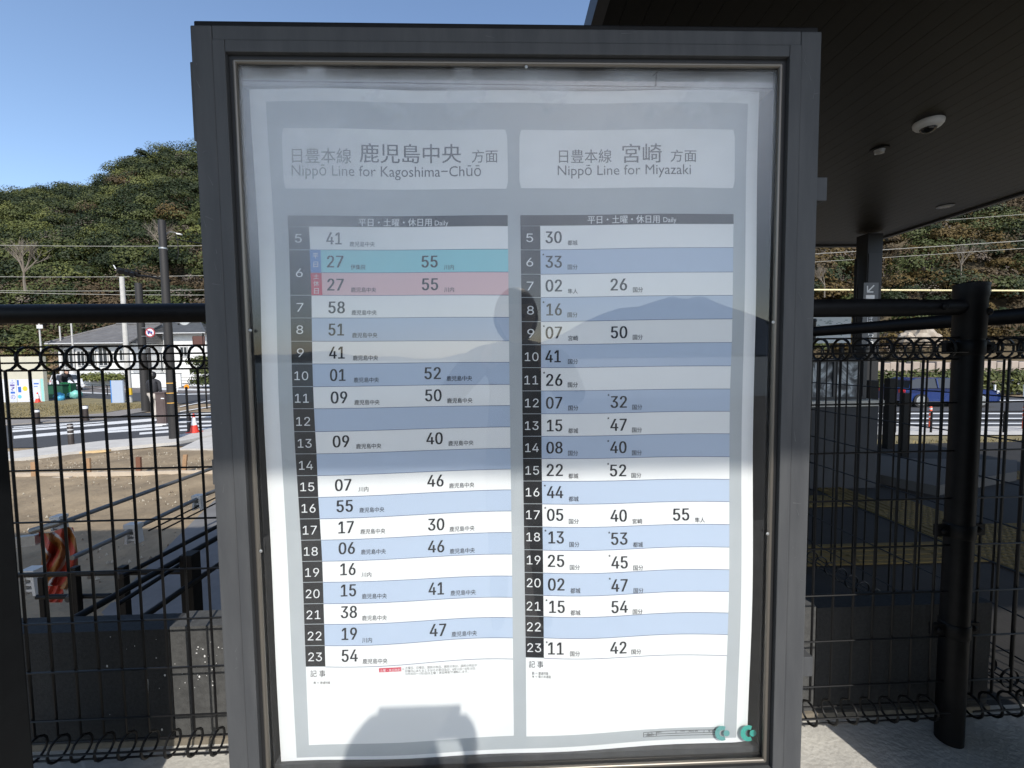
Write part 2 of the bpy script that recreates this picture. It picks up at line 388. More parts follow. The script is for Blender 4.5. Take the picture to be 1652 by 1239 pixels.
K_bluec = mat('print_blue_cell', (.09,.22,.52), .5); K_red = mat('print_red_cell', (.56,.03,.07), .5); K_line = mat('print_line', (.12,.15,.24), .5); K_lline = mat('print_white', (.72,.73,.74), .5)
poster = thing('timetable_poster', 'large white train timetable sheet with two columns of departures behind the glass', 'poster', tuple(WY(820, 1220, PY)))
def patch(name, m, edge, off, nx=24, ny=24, parent=poster):
    """edge(u,v) gives print coordinates"""
    fn = PP(off); v = [fn(*edge(i/nx, j/ny)) for j in range(ny+1) for i in range(nx+1)]
    f = [(j*(nx+1)+i, (j+1)*(nx+1)+i, (j+1)*(nx+1)+i+1, j*(nx+1)+i+1) for j in range(ny) for i in range(nx)]
    return MB().add(v, f).build(name, m, parent, smooth=True)
def quadedge(tl, tr, br, bl): return lambda u, v: (lerp(lerp(tl[0], tr[0], u), lerp(bl[0], br[0], u), v), lerp(lerp(tl[1], tr[1], u), lerp(bl[1], br[1], u), v))
def sheet_edge(u, v):
    xa = lerp(404, 453, v); xb = lerp(1228, 1208, v); ya = 146; yb = lerp(1236, 1199, u)
    return (lerp(xa, xb, u), lerp(ya, yb, v))
patch('sheet', K_white, sheet_edge, 0, 40, 50)
patch('printed_ground', K_grey, lambda u, v: (lerp(lerp(431, 478, v), lerp(1208, 1189, v), u), lerp(166, lerp(1224, 1192, u), v)), .0006, 40, 50)
# destination headings with rounded corners
def rounded(name, m, x0, x1, y0, y1, r, off, skew=0):
    pts = []
    for cx_, cy_, a0 in ((x1-r, y0+r, 90), (x0+r, y0+r, 180), (x0+r, y1-r, 270), (x1-r, y1-r, 0)):
        for k in range(5): a = math.radians(a0+k*22.5) if a0 != 90 else math.radians(90-k*22.5); pts.append((cx_+r*math.cos(a), cy_-r*math.sin(a)))
    # as a grid so that it follows the sheet
    fn = PP(off); nx, ny = 22, 8; v = []; f = []
    for j in range(ny+1):
        for i in range(nx+1):
            x = lerp(x0, x1, i/nx); y = lerp(y0, y1, j/ny)
            if j in (0, ny) and i == 0: x += r*.5; 
            if j in (0, ny) and i == nx: x -= r*.5
            v.append(fn(x+skew*(y-y0), y))
    f = [(j*(nx+1)+i, (j+1)*(nx+1)+i, (j+1)*(nx+1)+i+1, j*(nx+1)+i+1) for j in range(ny) for i in range(nx)]
    return MB().add(v, f).build(name, m, poster)
h1 = rounded('heading_panel', K_white, 456, 818, 209, 304, 6, .0011, .02); h1['label'] = 'left heading for Kagoshima-Chuo'
h2 = rounded('heading_panel', K_white, 838, 1186, 209, 303, 6, .0011, 0); h2['label'] = 'right heading for Miyazaki'
def sub(o, parent): o.parent = parent; o.matrix_parent_inverse = Matrix.Identity(4); return o
def letters(parent, m, items, off=.0016, name='lettering'):
    mb = MB()
    for it in items: put_text(mb, it[0], *it[1:5], PP(off), **(it[5] if len(it) > 5 else {}))
    return mb.build(name, m, parent)
letters(h1, K_ink, [('日豊本線', 472, 567, 240, 264, dict(bold=.004)), ('鹿児島中央', 580, 744, 231, 262, dict(bold=.008)), ('方面', 761, 803, 241, 262, dict(bold=.004)),
                    ('Nippō Line for Kagoshima−Chūō', 471, 776, 266, 289)])
letters(h2, K_ink, [('日豊本線', 902, 987, 240, 262, dict(bold=.004)), ('宮崎', 1004, 1067, 232, 263, dict(bold=.008)), ('方面', 1081, 1123, 242, 262, dict(bold=.004)),
                    ('Nippō Line for Miyazaki', 900, 1114, 265, 287)])
# table data -------------------------------------------------
LR = [364.9,402.5,439.5,476.8,512.4,550,583.3+1,619.7,653.9,688.5,723.4,757.5,791.2,825.6,860.2,894.8,929.5,963,994.9,1026.9,1060.3]
LL = [364.9,402.5,439.5,476.3,513.1,550.6,587,623.3,658.7,695.5,731.4,766.7,802.1,837.2,871.8,906.2,940,974.6,1007.3,1041.6,1075.5]
RL = [364.2,403.4,443,480.4,519.2,556.2,593,630.5,667.7,704.3,740.6,777.4,814.4,851.2,888,924,959.1,992.5,1025.7,1058.1]
RR = [361.3,399.3,438.8,476.3,514.3,552.4,590.1,627.4,663.6,699.9,737,773.3,808.9,845.2,881,916.6,951.6,985.7,1020.8,1055.2]
def interp(y, tab): 
    return float(np.interp(y, [a for a, b in tab], [b for a, b in tab]))
Lx0 = lambda y: interp(y, [(345,463),(620,474),(724,478),(906,487),(1075,493.5),(1203,498)])
Lx1 = lambda y: interp(y, [(345,496.5),(440,501.5),(587,506),(658,508.6),(731,511.9),(802,513.5),(906,519),(1075,525),(1203,530)])
Lx2 = lambda y: interp(y, [(345,819),(620,822),(760,824),(900,826),(1060,827.5),(1190,829)])
Rx0 = lambda y: interp(y, [(345,839.5),(630,842.5),(888,846),(1058,848),(1187,849)])
Rx1 = lambda y: interp(y, [(345,871.5),(630,873),(876,876),(1058,877),(1187,878)])
Rx2 = lambda y: interp(y, [(345,1184),(400,1183),(552,1181),(627,1179),(740,1178),(881,1175),(1000,1172.5),(1174,1169)])
def sstep(u, k):   # row lines sag towards the left lower down
    return lerp(u, u*u*(3-2*u), k)
def table(side, ya, yb, x0f, x1f, x2f, rows, hours, title):
    n = len(ya)-1
    def bl(i, u):
        wav = math.sin(u*math.pi*2.1+.4)*.9*(i/n)
        return lerp(ya[i], yb[i], sstep(u, min(1, i/n*1.1)))+wav
    # dark title bar
    hb = patch('title_bar', K_black, lambda u, v: (lerp(x0f(347), x2f(347), u), lerp(347-(2.0*u if side == 'R' else 0), lerp(ya[0], yb[0], u), v)), .0011, 20, 2)
    letters(hb, K_lline, title)
    # the white body with notes below the rows
    yend = (1203, 1186) if side == 'L' else (1187, 1174)
    nb = patch('notes_panel', K_white, lambda u, v: (lerp(x0f(lerp(bl(n, 0), yend[0], v)), x2f(lerp(bl(n, 1), yend[1], v)), u), lerp(bl(n, u), lerp(yend[0], yend[1], u), v)), .0010, 20, 12)
    # one black column of hour cells
    hc = None
    for k, (h, i0, i1, hx, hy) in enumerate(hours):
        def e(u, v, i0=i0, i1=i1):
            y = lerp(ya[i0]+.5, ya[i1]-.5, v); return (lerp(x0f(y), x1f(y), u), y)
        hc = patch('hour_cell', K_black, e, .0011, 2, 2)
        wd = 11 if len(h) == 1 else 22
        letters(hc, K_lline, [(h, hx-wd/2-.5, hx+wd/2-.5, hy-7, hy+7)], name='numeral')
    nb2 = letters(nb, K_ink, [('記 事', 501, 525, 1081, 1092), ('無 ＝ 普通列車', 506, 533, 1099, 1103.5)] if side == 'L' else
                  [('記 事', 853, 876, 1063, 1074), ('無 ＝ 普通列車', 858, 884, 1080.5, 1085.5), ('★ ＝ 竜ヶ水通過', 858, 888, 1086, 1090.5)])
    if side == 'L':
        rb = patch('note_tag', K_red, quadedge((612, 1076), (648, 1073.5), (648.5, 1080), (612.5, 1082.5)), .0016, 6, 2)
        letters(rb, K_lline, [('土曜・休日時刻', 614, 647, 1077, 1081.5, dict(slope=-.06))], off=.0022)
        letters(nb, K_ink, [('＝', 650, 652.5, 1075.5, 1077.5), ('土曜日、日曜日、国民の祝日、国民の休日、国民の祝日が', 654.5, 770, 1072.5, 1076.5, dict(slope=-.032)),
                            ('日曜日にあたるときはその翌日及び、8月13日〜8月15日、', 654.5, 768, 1077.5, 1081.5, dict(slope=-.032)), ('12月30日〜1月3日は土曜・休日時刻で運転します。', 654.5, 756, 1082, 1086, dict(slope=-.032))])
    for i in range(n):
        y0i = i
        colr, xs, ents = rows[i]
        def e(u, v, i=i):
            y = lerp(bl(i, u), bl(i+1, u), v); ym = lerp(ya[i], ya[i+1], v); yr = lerp(yb[i], yb[i+1], v)
            return (lerp(x1f(ym)+xs, x2f(yr), u), y)
        rb = patch('row_band', colr, e, .0011, 20, 2)
        mb = MB(); fn = PP(.0014); v = []
        for q in range(21):
            u = q/20; y = bl(i+1, u); x = lerp(x1f(ya[i+1]), x2f(yb[i+1]), u); v += [fn(x, y-.45), fn(x, y+.45)]
        mb.add(v, [(2*q, 2*q+1, 2*q+3, 2*q+2) for q in range(20)])
        mb.build('rule_line', K_line, rb)
        its = []
        sl = (yb[i]-ya[i]+yb[i+1]-ya[i+1])/2/310 if side == 'L' else (yb[i]-ya[i]+yb[i+1]-ya[i+1])/2/300
        for (num, cx_, cy_, lab, lx, ly, *star) in ents:
            w = 26.5 if '1' not in num else 25
            its.append((num, cx_-w/2, cx_+w/2, cy_-9.7, cy_+9.7, dict(bold=.020, slope=sl)))
            lw = {5: 40.5, 3: 24, 2: 16}[len(lab)]
            its.append((lab, lx, lx+lw, ly-4.2, ly+4.0, dict(slope=sl, bold=.008)))
            if star: its.append(('★', star[0]-2.2, star[0]+2.2, star[1]-2.2, star[1]+2.2))
        if its: letters(rb, K_ink, its)
KC, SD, KB, MK, MZ, HT, IJ = '鹿児島中央', '川内', '国分', '都城', '宮崎', '隼人', '伊集院'
Lrows = [(K_white, 0, [('41',538,384,KC,563,393)]), (K_teal, 16, [('27',540,421.5,IJ,565,430.5),('55',693,422,SD,716.5,431.5)]), (K_pink, 17, [('27',541,459,KC,566,467.5),('55',694,459,SD,717,468)]),
 (K_white,0,[('58',543.5,496,KC,567.5,504.5)]),(K_blue,0,[('51',543.5,532,KC,569,541)]),(K_white,0,[('41',545,569,KC,570.5,577.5)]),
 (K_blue,0,[('01',546.5,605,KC,572,613),('52',699,602,KC,721.5,610.5)]),(K_white,0,[('09',548.5,641,KC,573,649),('50',700,637.5,KC,722,646)]),(K_blue,0,[]),
 (K_white,0,[('09',551,712,KC,575,720),('40',701.5,707,KC,723.5,715)]),(K_blue,0,[]),(K_white,0,[('07',553.5,783,SD,578,790),('46',702.5,776,KC,724.5,784)]),
 (K_blue,0,[('55',555.5,817.5,KC,579,824)]),(K_white,0,[('17',557.5,852,KC,580.5,859),('30',703.5,847,KC,725,854.5)]),(K_blue,0,[('06',558.5,886,KC,581.5,892),('46',703.5,882.5,KC,725.5,890)]),
 (K_white,0,[('16',560.5,920,SD,582.5,928.5)]),(K_blue,0,[('15',561.5,954,KC,583.5,963),('41',704,949.5,KC,727,956.5)]),(K_white,0,[('38',562.5,988.5,KC,584,997.5)]),
 (K_blue,0,[('19',563.5,1023,SD,584.5,1032.5),('47',707,1015,KC,729,1021.5)]),(K_white,0,[('54',564.5,1058,KC,585.5,1066)])]
Lh = [('5',0,1,481,384),('6',1,3,483,440),('7',3,4,485,496),('8',4,5,485.5,532),('9',5,6,487,569),('10',6,7,489,606),('11',7,8,490,642),('12',8,9,492,679),('13',9,10,494,714.5),('14',10,11,495.5,750),
      ('15',11,12,497,785),('16',12,13,498.5,820),('17',13,14,500,855.5),('18',14,15,501.5,890),('19',15,16,503.5,924),('20',16,17,504.5,958.5),('21',17,18,506,992),('22',18,19,508,1026),('23',19,20,509,1059.5)]
table('L', LL, LR, Lx0, Lx1, Lx2, Lrows, Lh, [('平日・土曜・休日用', 577, 696, 351, 364, dict(bold=.01)), ('Daily', 701, 723, 355, 365.5)])
c1 = patch('day_cell', K_bluec, quadedge((498.8, 402.8), (516.5, 402.8), (518, 439.5), (501, 439.5)), .0016, 2, 3); letters(c1, K_lline, [('平', 504, 513, 408, 417), ('日', 505.5, 513, 422, 431)], off=.0022)
c2 = patch('day_cell', K_red, quadedge((500.8, 440.3), (518.3, 440.3), (520.3, 476.4), (502.8, 476.4)), .0016, 2, 3); letters(c2, K_lline, [('土', 505.5, 514.5, 442, 450), ('休', 505.5, 515, 453, 462), ('日', 507, 514.5, 465, 474)], off=.0022)
Rrows = []
RD = [[('30',893,383,MK,915.5,392)],[('33',893,423,KB,915.5,431.5,876.3,410.8)],[('02',893,461.5,HT,915.5,470.5),('26',997,460,KB,1019.5,468.5)],[('16',893.5,500,KB,915,508.5,876.5,487.8)],
 [('07',893,537,MZ,916,546,877,526.3),('50',997.5,536.5,KB,1019.5,544.5)],[('41',892,575,KB,916,583.5)],[('26',894,613,KB,916,621,877.5,601)],[('07',894,650,KB,917,658.5),('32',998,648.5,KB,1020,657,981.5,637)],
 [('15',895,687,MK,917,695.5),('47',998,685.5,KB,1020,694,981.5,674.5)],[('08',895,723,KB,917,732),('40',998,722,KB,1020,731,981.5,711.5)],[('22',895.5,759.5,MK,917.5,769),('52',997.5,759.5,KB,1019,767.5,981.5,748.5)],
 [('44',896,795.5,MK,918,806,879.5,784.5)],[('05',896,832,KB,918,842,880,820.5),('40',998,832,MZ,1020,841),('55',1099,830.5,HT,1121,839)],[('13',897.5,868,KB,918.5,878.5,880.3,857),('53',998.5,868.5,MK,1020.5,878,982.5,858.5)],
 [('25',897,905,KB,919,914.5),('45',998.5,906,KB,1020.5,914.5,982.5,895)],[('02',897,942,MK,919.5,951),('47',998,942,KB,1020.5,950.5,982.5,931)],[('15',898,977,MK,919.5,985.5,881.3,966.5),('54',998,976,KB,1019,984)],[],
 [('11',896,1042.5,KB,918.5,1050.5,881.5,1032.5),('42',996,1041,KB,1017,1048.5)]]
for i, e in enumerate(RD): Rrows.append((K_white if i % 2 == 0 else K_blue, 0, e))
hxs = [855,855,855.5,856,856.5,858,857.5,858.5,858.5,859,859.5,860,860.5,861,861.5,861.5,861,861.5,862]
hys = [384,423.5,462,501,538,575.5,613,650,687,723,760,795.5,832,867.5,904,940,976.5,1009,1042]
Rh = [(str(5+i), i, i+1, hxs[i], hys[i]) for i in range(19)]
table('R', RL, RR, Rx0, Rx1, Rx2, Rrows, Rh, [('平日・土曜・休日用', 948, 1063, 348, 361, dict(bold=.01)), ('Daily', 1069, 1090, 351.5, 362)])
# print shop's box at the foot of the sheet
mb = MB(); fn = PP(.0012)
def pline(a, b, w=.35):
    n = 6
    dx, dy = b[0]-a[0], b[1]-a[1]; L_ = math.hypot(dx, dy); nx, ny = -dy/L_*w, dx/L_*w; v = []
    for q in range(n+1):
        x, y = lerp(a[0], b[0], q/n), lerp(a[1], b[1], q/n); v += [fn(x-nx, y-ny), fn(x+nx, y+ny)]
    mb.add(v, [(2*q, 2*q+1, 2*q+3, 2*q+2) for q in range(n)])
for a, b in (((1039,1184),(1157,1179)),((1039,1188),(1157,1183.5)),((1039,1191.5),(1157,1187)),((1039,1184),(1039,1191.5)),((1060,1183),(1060,1190.5)),((1092,1181.5),(1092,1186)),((1137,1180),(1137,1184))): pline(a, b)
for t, x0, x1, y0, y1 in (('品 名', 1045, 1054, 1184.6, 1187), ('図面番号', 1044, 1056, 1188, 1190.5), ('時刻表 2', 1061, 1069, 1183, 1186), ('JR·0000', 1099, 1106, 1181.5, 1184), ('2025·04', 1112, 1127, 1181, 1183.5), ('駅 名', 1144, 1152, 1180, 1183)):
    put_text(mb, t, x0, x1, y0, y1, fn, slope=-.04)
mb.build('imprint_box', K_ink, poster)
# ================================================================ mesh fence
PITCH_W, HP = .0735, .167
def fence(name, label, p0, p1, zt=1.419, zb=.135, rows=(1.232,1.064,.896,.728,.560,.394,.228), nw=None, full=True):
    p0, p1 = Vector((p0[0], p0[1], 0)), Vector((p1[0], p1[1], 0)); L_ = (p1-p0).length; d = (p1-p0)/L_; nrm = Vector((-d.y, d.x, 0))
    t = thing(name, label, 'fence', tuple(p0))
    R = .037; n = int(L_/PITCH_W)
    def ringpts(zc, a0, a1, k=14): return [Vector((0, 0, zc))+nrm*(R*math.cos(a0+(a1-a0)*i/k))+Vector((0, 0, R*math.sin(a0+(a1-a0)*i/k))) for i in range(k+1)]
    pts = []
    # lower ring, straight run, upper ring
    pts += ringpts(zb-.01, math.radians(80), math.radians(430-0), 14)
    pts += [Vector((0, 0, zb+.035)), Vector((0, 0, .6)), Vector((0, 0, zt-.04))]
    pts += ringpts(zt, math.radians(-85), math.radians(255), 14)
    src = MB().tube(pts, .0042, 6, cap=False).build('upright_wire', M_wire, t, smooth=True)
    src.location = d*(PITCH_W*.5)+p0
    for i in range(1, n):
        c = src.copy(); col.objects.link(c); c.parent = t; c.matrix_parent_inverse = src.matrix_parent_inverse.copy(); c.location = d*(PITCH_W*(i+.5))+p0
    hw = MB().tube([(0, 0, 0), tuple(d*L_)], .0032, 6).build('cross_wire', M_wire, t, smooth=True)
    locs = [(0, z) for z in rows]+[(0, zt+R), (0, zt-R), (-R, zt-.013), (R, zt+.013), (-R, zb), (R, zb-.02), (0, zb-.045)]
    for k, (o_, z) in enumerate(locs):
        c = hw if k == 0 else hw.copy()
        if k: col.objects.link(c); c.parent = t; c.matrix_parent_inverse = hw.matrix_parent_inverse.copy()
        c.location = p0+nrm*(o_-(.0071 if o_ == 0 else 0))+Vector((0, 0, z))
    return t
A = W(200, 583, 1.36); B = W(1400, 578, 1.462)
fd = (Vector((B.x-A.x, B.y-A.y, 0))).normalized()
Pl = Vector((A.x, A.y, 0))-fd*.62; Pr = Vector((B.x, B.y, 0))+fd*((W(1562, 578, 1.475)-B).x)
postx = Pr
fence('mesh_fence', 'black welded mesh fence with rolled top running behind the timetable case', Pl, Pr-fd*.043)
fence('mesh_fence', 'short black mesh fence piece to the right of the capped corner post', Pr+fd*.043, Pr+fd*.9)
# side fence running away on the right
s0 = W(1312, 577, 2.67); s1 = W(1652, 577, 1.62)
sdv = Vector((s1.x-s0.x, s1.y-s0.y, 0)).normalized()
sa = Vector((s0.x, s0.y, 0)); sb_ = Vector((s1.x, s1.y, 0))+sdv*.9
fence('mesh_fence', 'black mesh fence running away from the viewer on the right under a sloping handrail', sa, sb_)
# rails and posts
def post(name, label, x, y, r, ztop, cap=True, parts=True):
    t = thing(name, label, 'post', (x, y, 0))
    MB().lathe((x, y, 0), [(r*.96, 0), (r*.96, ztop-.18)], 28).build('pole', M_blk, t, smooth=True)
    MB().lathe((x, y, 0), [(r*1.0, ztop-.19), (r*1.04, ztop-.185), (r*1.04, ztop-.05), (r*1.10, ztop-.045), (r*1.10, ztop-.012), (r*1.13, ztop-.012), (r*1.13, ztop-.003), (r*.9, ztop), (.002, ztop+.008)], 28).build('cap', M_blk, t, smooth=True)
    for z in (1.42, .78, .42):
        mb = MB(); mb.lathe((x, y, 0), [(r*1.0, z-.025), (r*1.05, z-.022), (r*1.05, z+.022), (r*1.0, z+.025)], 28)
        c = Vector((x, y, z)); mb.obox(c-fd*(r+.022), fd*.024, (0, .008, 0), (0, 0, .02)); mb.obox(c+fd*(r+.022), fd*.024, (0, .008, 0), (0, 0, .02))
        mb.build('clamp', M_blk, t, smooth=True)
        for sgn in (-1, 1): MB().lathe(c+fd*sgn*(r+.026)-Vector((0, .006, 0)), [(.011, 0), (.011, .006), (.006, .010)], 6, axis=(0, -1, 0)).build('bolt', M_blk, t)
    MB().lathe(Vector((x, y, ztop-.10))+Vector((.6, -.8, 0))*r, [(.013, 0), (.013, .006), (.007, .012)], 10, axis=(.6, -.8, 0)).build('bolt', M_blk, t)
    return t
pz = W(1562, 458, 1.475).z
post('fence_post', 'thick black capped corner post right of the timetable case', Pr.x, Pr.y, .0415, pz)
rz = W(1420, 497, 1.462).z
r0 = Pl-fd*.4
rail = thing('handrail', 'black tubular top rail above the fence behind the timetable case', 'handrail', (r0.x, r0.y, rz))
MB().tube([(r0.x, r0.y, rz), (Pr.x-fd.x*.2, Pr.y-fd.y*.2, rz)], .0303, 20).build('pipe', M_blk, rail, smooth=True)
MB().tube([(Pr.x-fd.x*.2, Pr.y-fd.y*.2, rz), (Pr.x-fd.x*.03, Pr.y-fd.y*.03, rz)], .027, 20).build('pipe_end', M_blk, rail, smooth=True)
MB().lathe(Vector((Pr.x, Pr.y, rz))-fd*.12-Vector((0, .026, 0)), [(.012, 0), (.012, .006), (.006, .01)], 10, axis=(0, -1, 0)).build('bolt', M_blk, rail)
ra = W(1306, 535.5, 2.7); rb2 = W(1652, 509, 1.62); dr = (rb2-ra).normalized()
o = MB().tube([ra-dr*.05, rb2+dr*.8], .0303, 20).build('handrail', M_blk, smooth=True); tag(o, 'black tubular handrail over the fence running away on the right', 'handrail')
t = thing('fence_post', 'far black capped post half hidden by the right edge of the case', 'post', (ra.x, ra.y, 0))
MB().lathe((ra.x-.02, ra.y, 0), [(.04, 0), (.04, W(1310, 527, 2.7).z)], 20).build('pole', M_blk, t, smooth=True)
ztp = W(1310, 515, 2.7).z
MB().lathe((ra.x-.02, ra.y, 0), [(.05, ztp-.14), (.05, ztp-.02), (.054, ztp-.015), (.05, ztp), (.003, ztp+.004)], 20).build('cap', M_blk, t, smooth=True)
# ================================================================ neighbouring dark panels that close the view on the left
M_pan = mat('charcoal_panel', (.008,.0085,.0095), .6, c2=(.010,.011,.012), scale=20, spec=.25)
def panel(name, label, x0, x1, y0, ztop):
    t = thing(name, label, 'notice board', ((x0+x1)/2, y0, 0))
    MB().box((x0, y0, 0.10), (x1, y0+.09, ztop-.02), bev=.004).build('body', M_pan, t)
    MB().box((x0-.003, y0-.003, ztop-.0195), (x1+.003, y0+.093, ztop), bev=.003).build('cap', M_blk, t)
    MB().box((x0+.045, y0-.006, .2), (x1-.045, y0-.0005, ztop-.07)).build('door', mat('panel_face', (.009,.0095,.0105), .5, spec=.25), t)
    for sx in (x0+.08, x1-.14): MB().box((sx, y0+.02, 0), (sx+.06, y0+.07, .0995)).build('leg', M_pan, t)
pe = W(30, 900, .93)
panel('display_board', 'charcoal display board cut off by the left edge of the picture', pe.x-.62, pe.x, pe.y-.092, W(8, 379, .93).z)
panel('display_board', 'charcoal display board just outside the right edge of the picture', 1.37, 2.2, .06, 1.75)
# ================================================================ low wall, station floor
floor = MB().box((-1.9, -2.63, -.3), (9.5, .70, 0)).build('station_floor', M_conc); struct(floor)
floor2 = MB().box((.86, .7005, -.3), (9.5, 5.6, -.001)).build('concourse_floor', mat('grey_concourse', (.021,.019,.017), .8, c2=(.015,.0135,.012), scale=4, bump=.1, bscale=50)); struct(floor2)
wl = thing('low_wall', 'low black granite wall with splashes of mortar behind the mesh fence', 'wall', (0, .7, 0))
wy = W(200, 1100, 1.56).y; wy2 = W(1400, 1100, 1.66).y
def wpt(x, off, z):
    k = (x+1.3)/2.6; return (x, lerp(wy, wy2, k)+off, z)
n = 0
xs = [-2.4, -1.8, -1.212, -.4, .4, 1.20, 1.9]; M_wall_lit = mat('sunlit_granite', (.050,.050,.049), .8, c2=(.075,.075,.073), scale=40, bump=.15, bscale=150)  # middle slabs: sunlight put into a paler copy of the granite
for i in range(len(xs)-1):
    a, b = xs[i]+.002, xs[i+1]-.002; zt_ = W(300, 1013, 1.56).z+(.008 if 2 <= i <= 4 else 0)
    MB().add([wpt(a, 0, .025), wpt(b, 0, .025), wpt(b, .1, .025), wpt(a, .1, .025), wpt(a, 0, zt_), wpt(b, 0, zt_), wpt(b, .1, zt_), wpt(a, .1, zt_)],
             [(0,3,2,1),(4,5,6,7),(0,1,5,4),(1,2,6,5),(2,3,7,6),(3,0,4,7)]).build('slab', M_wall_lit if 2 <= i <= 4 else M_wall, wl)
MB().add([wpt(-2.4, -.012, 0), wpt(1.9, -.012, 0), wpt(1.9, .1, 0), wpt(-2.4, .1, 0), wpt(-2.4, -.012, .024), wpt(1.9, -.012, .024), wpt(1.9, .1, .024), wpt(-2.4, .1, .024)],
         [(0,3,2,1),(4,5,6,7),(0,1,5,4),(1,2,6,5),(2,3,7,6),(3,0,4,7)]).build('base_strip', mat('tan_mortar', (.20,.17,.13), .9, c2=(.15,.13,.10), scale=30), wl)
mb = MB()
for k in range(95):
    if k < 65: x = random.gauss(-1.02, .11); z = random.gauss(.30, .06)
    else: x = random.uniform(-1.6, 1.2); z = random.uniform(.05, .42)
    if not .03 < z < .425: continue
    p = wpt(x, -.0006-.0004*(k % 3), z); r = random.choice((.0012, .0016, .0022, .0034)); rr = r*random.uniform(.6, 1.6)
    mb.add([(p[0]+r*math.cos(a*math.pi/3), p[1], p[2]+rr*math.sin(a*math.pi/3)) for a in range(6)], [tuple(range(6))])
for x, z, l_ in ((-.93, .43, .05), (-.955, .22, .02), (-1.0, .12, .03), (-1.3, .25, .06), (-1.14, .33, .03), (-.92, .17, .03)):
    p = wpt(x, -.0012, z); mb.add([(p[0]-.002, p[1], p[2]), (p[0]+.003, p[1], p[2]), (p[0]+.001, p[1], p[2]-l_), (p[0]-.001, p[1], p[2]-l_)], [(0, 3, 2, 1)])
sp_ = mb.build('mortar_splash', M_white, wl); sp_['kind'] = 'stuff'
# ================================================================ canopy
H = 3.76
can = thing('station_canopy', 'dark brown boarded station canopy roof overhead at upper right', 'canopy', (4, 2, H))
cl = WZ(963, 30, H); yfar = WZ(1345, 396, H).y; cr0 = WZ(1420, 389, H); cr1 = WZ(1652, 304, H)
xcl = cl.x+.0; xcr = (cr0.x+cr1.x)/2
YN = -2.78
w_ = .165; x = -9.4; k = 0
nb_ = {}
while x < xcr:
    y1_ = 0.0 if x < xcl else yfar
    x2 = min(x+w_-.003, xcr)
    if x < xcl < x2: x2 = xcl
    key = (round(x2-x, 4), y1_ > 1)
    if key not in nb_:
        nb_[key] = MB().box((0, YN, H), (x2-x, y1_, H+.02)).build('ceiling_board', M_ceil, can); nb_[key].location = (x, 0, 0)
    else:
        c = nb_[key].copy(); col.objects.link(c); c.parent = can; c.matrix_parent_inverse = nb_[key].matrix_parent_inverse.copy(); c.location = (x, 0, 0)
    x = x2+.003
M_roof = mat('roof_metal', (.03,.03,.032), .5)
MB().box((-9.4, YN, H+.021), (xcl, .0, H+.30)).box((xcl+.0005, YN, H+.021), (xcr, yfar, H+.30)).build('roof_deck', M_roof, can)
mb = MB()
for a, b in (((xcr, YN), (xcr, yfar)), ((xcl, yfar), (xcr, yfar)), ((xcl, 0.0), (xcl, yfar)), ((-9.4, YN), (xcr, YN)), ((-9.4, 0.0), (xcl, 0.0))):
    v = Vector((b[0]-a[0], b[1]-a[1], 0)).normalized()*.0; mb.box((min(a[0], b[0])-.04, min(a[1], b[1])-.04, H-.035), (max(a[0], b[0])+.04, max(a[1], b[1])+.04, H+.0-.001 if False else H-.002))
mb.build('edge_trim', M_roof, can)
# column with way signs
cp = W(1396, 560, 8.3); CXc, CYc = cp.x, cp.y
colm = thing('canopy_column', 'dark square steel column carrying the far end of the canopy', 'column', (CXc, CYc, G))
cxa, cxb, cya = W(1394, 560, 8.3).x, W(1419, 560, 8.3).x, W(1396, 560, 8.3).y
MB().box((cxa, cya, G), (cxb, cya+.27, H-.036), bev=.008).build('shaft', mat('column_dark', (.012,.012,.013), .5, spec=.3), colm)
MB().box((cxa+.02, cya-.012, G), (cxb-.015, cya-.0005, H-.42), bev=.003).build('cladding', mat('column_face', (.022,.022,.023), .5, spec=.3), colm)
MB().tube([(cxa-.12, cya+.1, H-.5), (cxa-.12, cya+.1, G)], .035, 12).build('rain_pipe', M_blk, colm)
CXc, CYc = (cxa+cxb)/2, cya+.25
M_sg = mat('sign_grey', (.10,.105,.11), .5); M_sw = mat('sign_white', (.72,.73,.73), .5)
sg = thing('way_sign', 'narrow vertical grey sign with white arrow pointing down-left on the column', 'sign', (CXc+.1, CYc-.27, 1.2))
yS = CYc-.2635
def S(x, y): return WY(x, y, yS-.012)
a, b = S(1394, 456), S(1414, 560)
MB().box((a.x, yS-.010, b.z), (b.x, yS-.0005, a.z)).build('plate', M_sg, sg)
mb = MB(); fS = lambda x, y: WY(x, y, yS-.012)
def qd(pts): mb.add([fS(*p) for p in pts], [tuple(range(len(pts)))[::-1]])
qd([(1409.5, 459.5), (1411, 461), (1401.5, 470.5), (1400, 469)]); qd([(1398.5, 461), (1400.5, 461), (1400.5, 472), (1398.5, 472)]); qd([(1400.5, 470), (1409, 470), (1409, 472), (1400.5, 472)])
qd([(1397, 476), (1411, 476), (1411, 482), (1397, 482)])
for i, ch in enumerate('のりばこちら'): put_text(mb, ch, 1399, 1409, 486+i*12, 496+i*12, fS)
mb.build('lettering', M_sw, sg)
